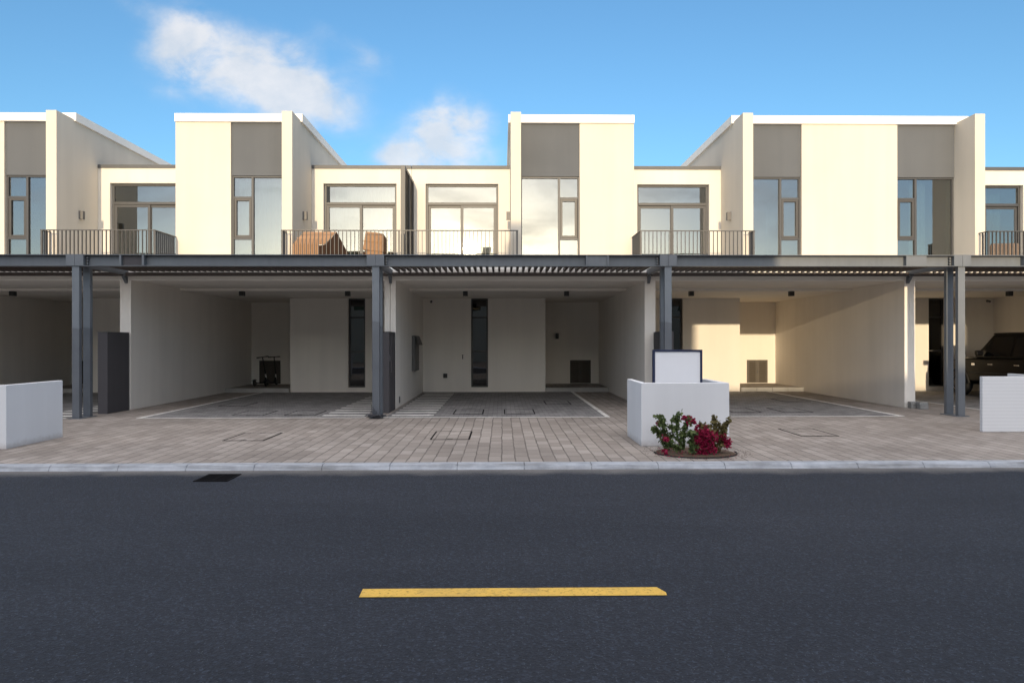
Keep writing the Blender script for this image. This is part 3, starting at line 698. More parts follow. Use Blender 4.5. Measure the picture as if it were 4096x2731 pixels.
def leaf(mb, p, d, n, L, w, mi=0, curl=.25):
    d = d.normalized(); sdv = d.cross(n)
    sdv = sdv.normalized() if sdv.length > 1e-3 else d.orthogonal().normalized()
    n = sdv.cross(d).normalized()
    a, b, c, e = p, p + d * L * .35 + n * L * .04, p + d * L * .72 + n * L * .02 - n * curl * L * .12, p + d * L - n * curl * L * .35
    vs = [a, b + sdv * w * .5 + n * w * .18, b, b - sdv * w * .5 + n * w * .18, c + sdv * w * .38 + n * w * .14, c, c - sdv * w * .38 + n * w * .14, e]
    mb.add(vs, [(0, 2, 1), (0, 3, 2), (1, 2, 5, 4), (2, 3, 6, 5), (4, 5, 7), (5, 6, 7)], mi)
def bush(x, y, label, shoots, seed, leafmat, nl, nf, fl_r=.06, leafsize=.056):
    """shoots: list of polylines (offsets from the base) ; nl leaves, nf bracts per shoot"""
    r = random.Random(seed); t = empty('bougainvillea', (x, y, .02), label, 'bush', 'bougainvilleas in the flower bed')
    base = Vector((x, y, .025)); st = MB(); lv = MB()
    def rv(): 
        v = Vector((r.gauss(0, 1), r.gauss(0, 1), r.gauss(0, 1))); return v.normalized()
    def along(pts, q):
        q *= len(pts) - 1; k = min(int(q), len(pts) - 2); return pts[k].lerp(pts[k + 1], q - k)
    for sh in shoots:
        pts0, dens, flow, spread = sh[0], sh[1], sh[2], sh[3]
        pts = [base + Vector(p) for p in pts0]
        fine = [along(pts, k / 12) + rv() * .006 * (k > 0) for k in range(13)]
        st.tube(fine, [.007 - .005 * k / 12 for k in range(13)], 6)
        twigs = []
        for k in range(9):
            q = r.uniform(.2, 1); p = along(pts, q); d = (rv() + Vector((0, 0, .5))).normalized(); Lt = spread * r.uniform(.5, 1.1)
            e_ = p + d * Lt; st.tube([p, p.lerp(e_, .5) + rv() * .008, e_], [.003, .0025, .0015], 5); twigs.append((p, e_))
        for _ in range(int(nl * 1.9 * dens)):
            if r.random() < .55: a, b = r.choice(twigs); p = a.lerp(b, r.uniform(.15, 1.05))
            else: p = along(pts, r.uniform(.12, 1))
            p = p + rv() * .018; d = rv() + Vector((0, 0, -.15)); L = leafsize * r.uniform(.6, 1.15)
            leaf(lv, p, d, (rv() + Vector((0, -.3, .9))).normalized(), L, L * r.uniform(.55, .75), 0, r.uniform(0, .8))
        for (fx, fy, fz, fr, fn) in flow:
            fl = MB(); c = base + Vector((fx, fy, fz))
            for _ in range(int(nf * fn)):
                p = c + rv() * fr * (r.random() ** .45); p.z = max(p.z, .03)
                for k in range(3):
                    L = r.uniform(.020, .034); leaf(fl, p, rv(), rv(), L, L * .85, 0, r.uniform(-.5, .8))
            fl.build('flower_cluster', M['flower'], t)
    st.build('stem', M['stem'], t); lv.build('leaves', leafmat, t)
    return t
bush(2.40, 9.98, 'green bougainvillea with few red bracts, leftmost in the bed',
     [(((0, 0, 0), (.02, 0, .16), (-.03, 0, .33), (-.06, 0, .50)), 1.0, [(-.10, -.02, .385, .045, .55), (-.04, -.02, .19, .06, .6)], .12),
      (((0, 0, 0), (.04, 0, .12), (.12, -.02, .25), (.09, 0, .36)), .55, [], .09),
      (((0, 0, 0), (-.05, 0, .15), (-.13, 0, .30), (-.19, -.02, .30)), .5, [], .08)], 1, M['leaf'], 190, 60)
bush(2.54, 9.68, 'tall green bougainvillea shoots with red bracts at the top, left of centre in the bed',
     [(((0, 0, 0), (-.02, 0, .2), (-.05, 0, .40), (-.04, 0, .565)), .75, [], .085),
      (((0, 0, 0), (.03, 0, .22), (.08, 0, .42), (.14, -.02, .50)), .9, [(.14, -.03, .46, .075, 1.3), (.05, -.02, .50, .03, .3)], .10),
      (((0, 0, 0), (-.06, 0, .08), (-.14, -.02, .12), (-.18, 0, .18)), .35, [(-.20, 0, .20, .04, .4), (-.22, -.04, .035, .05, .4)], .05)], 2, M['leaf'], 170, 60)
bush(2.68, 9.58, 'small bright green bougainvillea at the front of the bed', [(((0, 0, 0), (0, 0, .1), (.01, 0, .2), (-.02, 0, .30)), 1.0, [(.04, 0, .06, .03, .3)], .075),
     (((0, 0, 0), (.03, 0, .08), (.05, 0, .15), (.05, 0, .2)), .5, [], .06)], 3, M['leaf'], 150, 30, leafsize=.055)
bush(2.87, 9.64, 'dense bougainvillea ball covered in crimson bracts',
     [(((0, 0, 0), (-.02, 0, .15), (-.03, 0, .30), (-.01, 0, .42)), .45, [(-.02, 0, .27, .15, 5.0), (-.10, -.03, .20, .11, 2.6), (.07, -.02, .22, .12, 3.0), (-.04, -.03, .06, .10, 1.4), (.10, -.04, .06, .07, .9), (-.16, 0, .12, .07, .8)], .10),
      (((0, 0, 0), (.07, 0, .15), (.10, -.02, .25), (.12, -.03, .30)), .5, [], .09),
      (((0, 0, 0), (-.04, 0, .2), (-.05, 0, .38), (-.06, 0, .47)), .22, [], .03)], 5, M['leafred'], 150, 60)
bush(3.13, 9.76, 'olive leaved bougainvillea with pink bracts low down, rightmost in the bed',
     [(((0, 0, 0), (-.03, 0, .2), (-.07, 0, .38), (-.08, 0, .53)), .75, [(-.05, 0, .28, .04, .3)], .10),
      (((0, 0, 0), (.05, 0, .2), (.07, 0, .34), (.13, 0, .44)), .75, [(.08, -.04, .14, .085, 1.6), (.05, -.04, .22, .06, .7)], .10),
      (((0, 0, 0), (-.08, -.02, .1), (-.12, -.03, .2), (-.13, 0, .32)), .5, [], .08)], 7, M['leafred'], 190, 60)

# ------------------------------------------------------------------ inspection covers, drain grate
def cover(x0, x1, y0, y1, label, mat, z=.004):
    t = empty('inspection_cover', ((x0 + x1) / 2, (y0 + y1) / 2, z), label, 'cover', 'paver filled inspection covers')
    w = .026; zz = z + .005
    solid([(x0, x1, y0, y1, z, zz)], [(x0 + w, x1 - w, y0 + w, y1 - w, z - 1, z + 1)]).build('frame', M['grate'], t)
    MB().box(x0 + w + .002, x1 - w - .002, y0 + w + .002, y1 - w - .002, z - .002, zz - .001).build('lid', mat, t)
    for yy in (y0 + .035, y1 - .035): MB().box((x0 + x1) / 2 - .045, (x0 + x1) / 2 + .045, yy - .015, yy + .015, zz - .0005, zz + .001).build('key_slot', M['grate'], t)
cover(-4.57, -3.90, 11.22, 12.2, 'brown inspection cover in the pavement in front of the two scooters\' house', M['apron'], .001)
cover(-1.19, -.53, 11.28, 12.32, 'brown inspection cover in the pavement below the middle carport', M['apron'], .001)
cover(5.10, 5.75, 11.55, 12.55, 'brown inspection cover in the pavement right of the flower bed', M['apron'], .001)
for (a, b, y0, y1, l) in ((-1.10, -.42, 15.25, 16.3, 'dark inspection cover in the middle bay, beside the striped hatching'),
                          (.05, .75, 15.25, 16.3, 'dark inspection cover at the front of the middle bay, right one of two'),
                          (1.13, 1.80, 17.6, 18.6, 'faint dark inspection cover deeper in the middle bay, near its white side line'),
                          (-4.80, -4.11, 15.1, 16.1, 'dark inspection cover in the scooter house bay, beside the striped hatching'),
                          (-5.95, -5.25, 15.1, 16.1, 'dark inspection cover at the front of the scooter house bay, left one of two'),
                          (-7.15, -6.5, 17.3, 18.3, 'faint dark inspection cover deeper in the scooter house bay'),
                          (5.25, 5.92, 15.45, 16.5, 'dark inspection cover just right of the low white wall, in the sunlit carport'),
                          (6.43, 7.1, 15.45, 16.5, 'dark inspection cover in the middle of the sunlit carport bay'),
                          (7.6, 8.3, 18.2, 19.2, 'faint dark inspection cover deeper in the sunlit carport')):
    cover(a, b, y0, y1, l, M['bay'], .005)
t = empty('drain_grate', (-3.55, 8.47, -.065), 'black iron drain grate in the road against the kerb', 'drain')
solid([(-3.71, -3.30, 8.25, 8.70, -.065, -.056)], [(-3.685, -3.325, 8.275, 8.675, -1, 1)]).build('frame', M['grate'], t)
mb = MB()
for k in range(9): mb.box(-3.685, -3.325, 8.287 + k * .045, 8.305 + k * .045, -.064, -.057)
mb.box(-3.515, -3.495, 8.275, 8.675, -.0645, -.0585); mb.build('bars', M['grate'], t)
MB().box(-3.685, -3.325, 8.275, 8.675, -.0649, -.0640).build('sump_shade', M['grate'], t)  # black sheet just under the bars, painted as the shaded pit

# ------------------------------------------------------------------ small wall and ceiling fittings
def ceiling_light(x, label):
    t = empty('ceiling_light', (x, 19.17, 3.04), label, 'light', 'black cube ceiling lights in the carports')
    MB().box(x - .065, x + .065, 19.105, 19.235, 2.905, 3.038).build('housing', M['lamp'], t, bevel=.004)
    MB().tube([(x, 19.17, 2.9035), (x, 19.17, 2.900)], .045, 16).build('lens', M['amber'], t)
LL = ['black cube ceiling light in the leftmost carport cut by the photo', None, 'black cube ceiling light over the two scooters\' recess side', 'black cube ceiling light above the slim window left of the middle post',
      'black cube ceiling light above the middle carport\'s slim window', 'black cube ceiling light near the dark recess of the middle carport', 'black cube ceiling light just right of the post behind the sign board',
      'black cube ceiling light over the golden sunlit recess', None, 'black cube ceiling light above the black car']
for i, h in enumerate(HOUSES):
    a, b = LL[2 * i], LL[2 * i + 1]
    us = [1.78, 4.72] if h[1] > 0 else [4.62, 1.78]
    if a: ceiling_light(U(h, us[0]), a)
    if b: ceiling_light(U(h, us[1] if i != 4 else 4.45), b)
def wall_lamp(i, label):
    h = HOUSES[i]; u = 3.35; y = 19.62
    t = empty('wall_lamp', (U(h, u), y, 5.2), label, 'lamp', 'grey box wall lamps on the fin walls')
    MB().box(U(h, u + .001), U(h, u + .115), y - .055, y + .055, 5.12, 5.35).build('housing', M['lampgrey'], t, bevel=.004)
    MB().box(U(h, u + .03), U(h, u + .09), y - .03, y + .03, 5.115, 5.119).build('lens', M['amber'], t)
for i, l in ((0, 'grey box wall lamp on the leftmost fin wall'), (1, 'grey box wall lamp above the large open cardboard box'), (2, 'grey box wall lamp beside the brightly reflecting balcony door'), (3, 'grey box wall lamp on the fin wall above the sunlit carport')): wall_lamp(i, l)

def onebox(name, b, mat, label, cat, bevel=.004):
    mb = MB(); mb.box(*b); return tag(mb.build(name, mat, bevel=bevel, origin=Vector(((b[0] + b[1]) / 2, (b[2] + b[3]) / 2, b[4]))), label, cat)
# wall cabinet with a flap in the middle carport
xw = B[2] + .13
t = empty('wall_cabinet', (xw, 19.9, .8), 'tall grey wall cabinet with a propped flap on the middle carport wall', 'cabinet')
MB().box(xw, xw + .10, 19.45, 20.35, .79, 1.80).build('body', M['grey_plastic'], t, bevel=.01)
MB().box(xw + .101, xw + .106, 19.46, 20.34, 1.03, 1.036).build('seam', M['lamp'], t)
MB().obox((xw + .155, 19.9, 1.66), (.048, 0, -.125), (0, .42, 0), (.006, 0, .003)).build('flap', M['grey_plastic'], t)
x = -1.27
t = empty('garden_tap', (x, YB, 1.10), 'small dark garden tap on the middle carport wall left of the slim window', 'tap')
MB().tube([(x, YB - .001, 1.15), (x, YB - .07, 1.15)], .016, 10).build('spout_pipe', M['lamp'], t)
MB().tube([(x, YB - .06, 1.20), (x, YB - .06, 1.12), (x, YB - .075, 1.07)], [.012, .016, .012], 10).build('spout', M['lamp'], t)
MB().box(x - .03, x + .03, YB - .066, YB - .054, 1.20, 1.212).build('handle', M['lamp'], t)
t = empty('outlet_box', (-1.83, YB, .5), 'small black outlet box low on the middle carport back wall', 'outlet')
MB().box(-1.90, -1.77, YB - .06, YB - .001, .46, .60).build('body', M['lamp'], t, bevel=.01)
MB().box(-1.888, -1.782, YB - .07, YB - .061, .50, .59).build('cover', M['lamp'], t, bevel=.006)
t = empty('wall_socket', (xw, 17.1, .15), 'small dark slot low on the middle carport side wall', 'socket')
MB().box(xw, xw + .012, 17.02, 17.16, .10, .26).build('plate', M['lampgrey'], t); MB().box(xw + .012, xw + .016, 17.05, 17.13, .13, .23).build('cover', M['lamp'], t)
t = empty('doorbell_lamp', (1.98, YR, 1.8), 'small black wall lamp in the dark recess of the middle carport', 'lamp')
MB().box(1.92, 2.03, YR - .08, YR - .001, 1.73, 1.93).build('housing', M['lamp'], t, bevel=.004); MB().box(1.94, 2.01, YR - .06, YR - .02, 1.726, 1.729).build('lens', M['amber'], t)
def camdome(x, y, z, label, sx):
    t = empty('security_camera', (x, y, z), label, 'camera')
    MB().tube([(x, y - .001, z), (x, y - .05, z)], [.04, .03], 12).build('mount', M['whiteplastic'] if sx < 0 else M['lampgrey'], t)
    MB().tube([(x, y - .05, z), (x, y - .11, z - .02), (x, y - .14, z - .035)], [.028, .035, .03], 12).build('body', M['lampgrey'], t, smooth=True)
camdome(-2.28, YB, 2.94, 'tiny sensor high on the middle carport back wall near the corner', -1)
camdome(15.95, YB, 2.95, 'small camera high on the wall above the black car', 1)

# ------------------------------------------------------------------ curtains behind the glass
def curtain(x0, x1, y, z0, z1, label, mat, seed, amp=.035, lam=.16):
    r = random.Random(seed); mb = MB(); n = max(8, int((x1 - x0) / .018)); vs = []; ph = r.uniform(0, 6)
    for k in range(n + 1):
        x = x0 + (x1 - x0) * k / n; w = amp * math.sin(2 * math.pi * (x - x0) / lam + ph + .9 * math.sin(x * 5 + seed)) 
        for j in range(5): vs.append((x, y + w * (.65 + .35 * (1 - j / 4)) + .01 * math.sin(j * 1.3 + x * 11), z0 + (z1 - z0) * j / 4))
    fs = [(k * 5 + j, (k + 1) * 5 + j, (k + 1) * 5 + j + 1, k * 5 + j + 1) for k in range(n) for j in range(4)]
    o = mb.add(vs, fs).build('curtain', mat, smooth=True, origin=Vector(((x0 + x1) / 2, y, z0)))
    md = o.modifiers.new('thick', 'SOLIDIFY'); md.thickness = .004
    return tag(o, label, 'curtain', 'curtains behind the upper windows')
h = HOUSES[1]
curtain(U(h, 1.42), U(h, 3.03), YX + .42, Z1 + .2, 6.6, 'white curtain filling the tall window beside the cardboard boxes\' balcony', M['curtain'], 3, .05, .2)
curtain(U(h, 3.95), U(h, 5.85), YL + .45, Z1 + .1, 6.5, 'white curtain behind the sliding door with cardboard boxes in front', M['curtain'], 5, .05, .21)
h = HOUSES[4]
curtain(U(h, 1.95), U(h, 2.45), YX + .45, Z1 + .06, 6.6, 'pale curtain drawn to one side of the tall window above the car', M['curtain'], 6, .05, .17)
curtain(U(h, 4.75), U(h, 5.55), YL + .5, Z1 + .06, 6.2, 'green curtain behind the balcony door at the right edge', M['greencurtain'], 8, .05, .2)

# ------------------------------------------------------------------ cardboard boxes, wicker chair
zf = Z1 + .003
t = empty('cardboard_box', (-5.2, 18.75, zf), 'large open cardboard box with raised flaps at the balcony corner beside the fin', 'box', 'cardboard boxes on the balcony')
x0, x1, y0, y1, zt = -5.62, -4.92, 18.42, 19.0, 4.24
mb = MB(); w = .006; mb.box(x0, x1, y0, y0 + w, zf, zt); mb.box(x0, x1, y1 - w, y1, zf, zt); mb.box(x0, x0 + w, y0 + w, y1 - w, zf, zt); mb.box(x1 - w, x1, y0 + w, y1 - w, zf, zf + .55); mb.box(x0 + w, x1 - w, y0 + w, y1 - w, zf, zf + w)
mb.build('carton', [M['card']], t)
mb = MB(); ff = [(x0 + .0, y0, zt + .002), (x1 + .15, y0, zt + .002), (x1 + .42, y0 + .26, 4.62), (x0 + .24, y0 + .26, 4.62)]
mb.add(ff + [(a, b + .006, c - .004) for a, b, c in ff], [(0, 1, 2, 3), (7, 6, 5, 4), (0, 4, 5, 1), (1, 5, 6, 2), (2, 6, 7, 3), (3, 7, 4, 0)]); fp = mb.build('flap', M['card'], t)
mb = MB(); mb.obox(((x0 + x1) / 2 + .2, y0 + .128, zt + .192), (.47, 0, 0), (0, .012, .018), (0, -.001, .0008)); mb.build('tape', M['tape'], fp)
mb = MB(); ff = [(x1 + .42, y0 + .27, 4.615), (x1 + .18, y0 + .02, zt), (x1 + .62, y0 + .30, zf + .02), (x1 + .70, y0 + .42, 4.05)]
mb.add(ff + [(a - .004, b + .006, c) for a, b, c in ff], [(0, 1, 2, 3), (7, 6, 5, 4), (0, 4, 5, 1), (1, 5, 6, 2), (2, 6, 7, 3), (3, 7, 4, 0)]); mb.build('side_flap', M['cardshade'], t)
mb = MB(); ff = [(x1 + .003, y0 + .01, zt - .01), (x1 + .003, y0 + .01, zf), (x1 + .62, y0 + .16, zf), (x1 + .55, y0 + .16, zf + .17)]
mb.add(ff + [(a, b + .006, c) for a, b, c in ff], [(0, 1, 2, 3), (7, 6, 5, 4), (0, 4, 5, 1), (1, 5, 6, 2), (2, 6, 7, 3), (3, 7, 4, 0)]); mb.build('end_flap', M['cardshade'], t)
mb = MB(); ff = [(x1 + .01, y0 + .05, zt - .02), (x1 + .01, y0 + .12, zf), (x1 + .60, y0 + .40, zf), (x1 + .66, y0 + .45, 4.04), (x1 + .40, y0 + .30, 4.58), (x1 + .16, y0 + .06, zt)]
mb.add(ff + [(a, b + .006, c) for a, b, c in ff], [(0, 1, 2, 3, 4, 5), (11, 10, 9, 8, 7, 6)] + [(k, 6 + k, 6 + (k + 1) % 6, (k + 1) % 6) for k in range(6)]); mb.build('shade_sheet', M['cardshade'], t)  # added dark sheet standing in for the shade inside the box
t = empty('cardboard_box', (-3.55, 18.8, zf), 'cardboard box with a lid overhanging its front, in front of the sliding door', 'box', 'cardboard boxes on the balcony')
x0, x1, y0, y1, zt = -3.70, -3.23, 18.62, 19.1, 4.10
mb = MB(); mb.box(x0, x1, y0, y1, zf, zt); mb.build('carton', M['card'], t)
mb = MB(); mb.add([(x0 - .07, y0 - .03, 4.13), (x1 + .02, y0 - .03, 4.07), (x1 + .02, y0 - .02, 4.55), (x1 - .20, y0 + .0, 4.60), (x0 - .0, y0 + .0, 4.62),
                   (x0 - .07, y1, 4.13), (x1 + .02, y1, 4.07), (x1 + .02, y1, 4.50), (x1 - .20, y1, 4.54), (x0, y1, 4.56)],
                  [(0, 1, 2, 3, 4), (9, 8, 7, 6, 5), (0, 5, 6, 1), (1, 6, 7, 2), (2, 7, 8, 3), (3, 8, 9, 4), (4, 9, 5, 0)]); mb.build('lid', M['card'], t)
mb = MB(); mb.obox((-3.51, y0 - .030, 4.34), (.245, 0, -.02), (0, .002, 0), (.0, -.002, .012)); mb.build('tape', M['tape'], t)
mb = MB(); mb.add([(x0 - .12, y0 + .02, zf + .06), (x0 - .005, y0 + .0, zf + .06), (x0 - .005, y0, 4.07), (x0 - .10, y0 + .02, 4.07), (x0 - .12, y0 + .03, zf + .06), (x0 - .005, y0 + .01, zf + .06), (x0 - .005, y0 + .01, 4.07), (x0 - .10, y0 + .03, 4.07)],
                  [(0, 1, 2, 3), (7, 6, 5, 4), (0, 4, 5, 1), (1, 5, 6, 2), (2, 6, 7, 3), (3, 7, 4, 0)]); mb.build('side_flap', M['cardshade'], t)

t = empty('wicker_chair', (14.35, 19.6, zf), 'brown wicker armchair seen from behind on the right balcony', 'chair')
mb = MB(); xa, xb = 13.95, 14.80
prof = []
for k in range(13):
    a = math.pi * k / 12; prof.append((a,))
n = 10; outer = [(xa, zf + .10), (xb, zf + .10), (xb, zf + .78)] + [(xb - .12 + .12 * math.cos(a), zf + .88 + .12 * math.sin(a)) for a in [math.pi / 2 * k / 6 for k in range(7)]] + [(xa + .05, zf + .985), (xa, zf + .93)]
mb.prism(outer, 'y', 19.25, 19.34); mb.build('backrest', M['wicker'], t, bevel=.02)
MB().box(xa + .02, xb - .02, 19.345, 19.95, zf + .30, zf + .42).build('seat', M['wicker'], t, bevel=.02)
for x in (xa, xb - .10): MB().box(x + .01, x + .09, 19.345, 19.95, zf + .425, zf + .62).build('armrest', M['wicker'], t, bevel=.02)
for x in (xa + .06, xb - .06):
    for y in (19.29, 19.9): MB().tube([(x, y, zf), (x, y, zf + (.11 if y < 19.5 else .30))], .02, 8).build('leg', M['louvre'], t)

# ------------------------------------------------------------------ scooters in the recess
def scooter(x, y, rz, lean, label, roll):
    t = empty('kick_scooter', (x, y, .132), label, 'scooter', 'two dark scooters parked in the recess', rz)
    local_root(t); t.rotation_euler.x = roll
    # local: +x is forward; front wheel at x=.40
    MB().box(-.36, .22, -.065, .065, .085, .115).build('deck', M['rubber'], t, bevel=.01)
    for xx in (-.42, .40):
        w = MB(); ring = 20; R0, r0 = .085, .022
        for k in range(ring):
            a = 2 * math.pi * k / ring
            for j in range(8):
                b = 2 * math.pi * j / 8; rr = R0 + r0 * math.cos(b); w.v.append((xx + rr * math.cos(a), r0 * math.sin(b), .108 + rr * math.sin(a)))
        for k in range(ring):
            for j in range(8): w.f.append((k * 8 + j, ((k + 1) % ring) * 8 + j, ((k + 1) % ring) * 8 + (j + 1) % 8, k * 8 + (j + 1) % 8)); w.mi.append(0)
        wo = w.build('wheel', M['rubber'], t, smooth=True)
        MB().tube([(xx, -.018, .108), (xx, .018, .108)], .07, 16).build('hub', M['sash'], wo)
    MB().tube([(.20, 0, .10), (.32, 0, .20), (.34, 0, .26)], .026, 10).build('neck', M['rubber'], t)
    top = Vector((.34 - lean, 0, .98)); bot = Vector((.38, 0, .15))
    MB().tube([bot, bot.lerp(top, .28)], .026, 10).build('steering_tube', M['chrome'], t, smooth=True)
    MB().tube([bot.lerp(top, .27), top], .018, 10).build('stem', M['rubber'], t, smooth=True)
    MB().tube([(top.x, -.21, top.z), (top.x, .21, top.z)], .016, 10).build('handlebar', M['rubber'], t)
    for sgn in (-1, 1): MB().tube([(top.x, sgn * .12, top.z), (top.x, sgn * .215, top.z)], .021, 10).build('grip', M['rubber'], t)
    MB().prism([(-.54, .20), (-.40, .235), (-.33, .215), (-.33, .20), (-.40, .222), (-.53, .19)], 'y', -.04, .04).build('mudguard', M['rubber'], t)
    return t
scooter(-8.27, 23.62, R(80), .05, 'dark scooter leaning to the left in the recess, left of two', -.13)
scooter(-7.92, 23.60, R(84), .03, 'dark scooter in front of the louvred cupboard, right of two', -.05)

# ------------------------------------------------------------------ paving blocks against the wall end
for (x, y, z, rz, l) in ((9.98, YW - .12, 0, .05, 'lowest grey paving block of the small stack against the wall end'), (9.975, YW - .125, .083, -.04, 'upper grey paving block lying on the stack at the wall end'),
                         (10.09, YW - .29, 0, .10, 'grey paving block in front of the small stack by the wall end'), (10.085, YW - .285, .083, .03, 'grey paving block on the front block, nearest the post')):
    mb = MB(); mb.box(-.105, .105, -.07, .07, 0, .08); o = mb.build('paving_block', M['brickgrey'], bevel=.008)
    o.location = (x, y, z + .001); o.rotation_euler.z = rz; tag(o, l, 'paver', 'loose paving blocks by the wall end')

# tangle of cable at the foot of the middle post
r = random.Random(12); mb = MB()
for k in range(16):
    a0 = r.uniform(0, 6.28); cx, cy = xsP[2] + r.uniform(-.10, .14), YP - .13 + r.uniform(-.08, .02)
    rr = r.uniform(.05, .15); pts = []
    for j in range(14):
        a = a0 + j * .45; pts.append((cx + rr * math.cos(a) * (1 + .3 * math.sin(j)), cy + .05 * math.sin(a) - .02, max(.01, .02 + .05 * abs(math.sin(a * .7 + k)) + (r.uniform(0, .02)))))
    mb.tube(pts, .006, 5)
for k in range(4):
    xx = xsP[2] - .09 + k * .03; mb.tube([(xx, YP - .09, .30 - k * .05), (xx + .01, YP - .10, .16), (xx + .05, YP - .14, .02), (xx + .20, YP - .17, .012)], .006, 5)
tag(mb.build('cable_tangle', M['cable'], origin=Vector((xsP[2], YP - .1, 0))), 'tangle of dark cable at the foot of the middle post', 'cable')

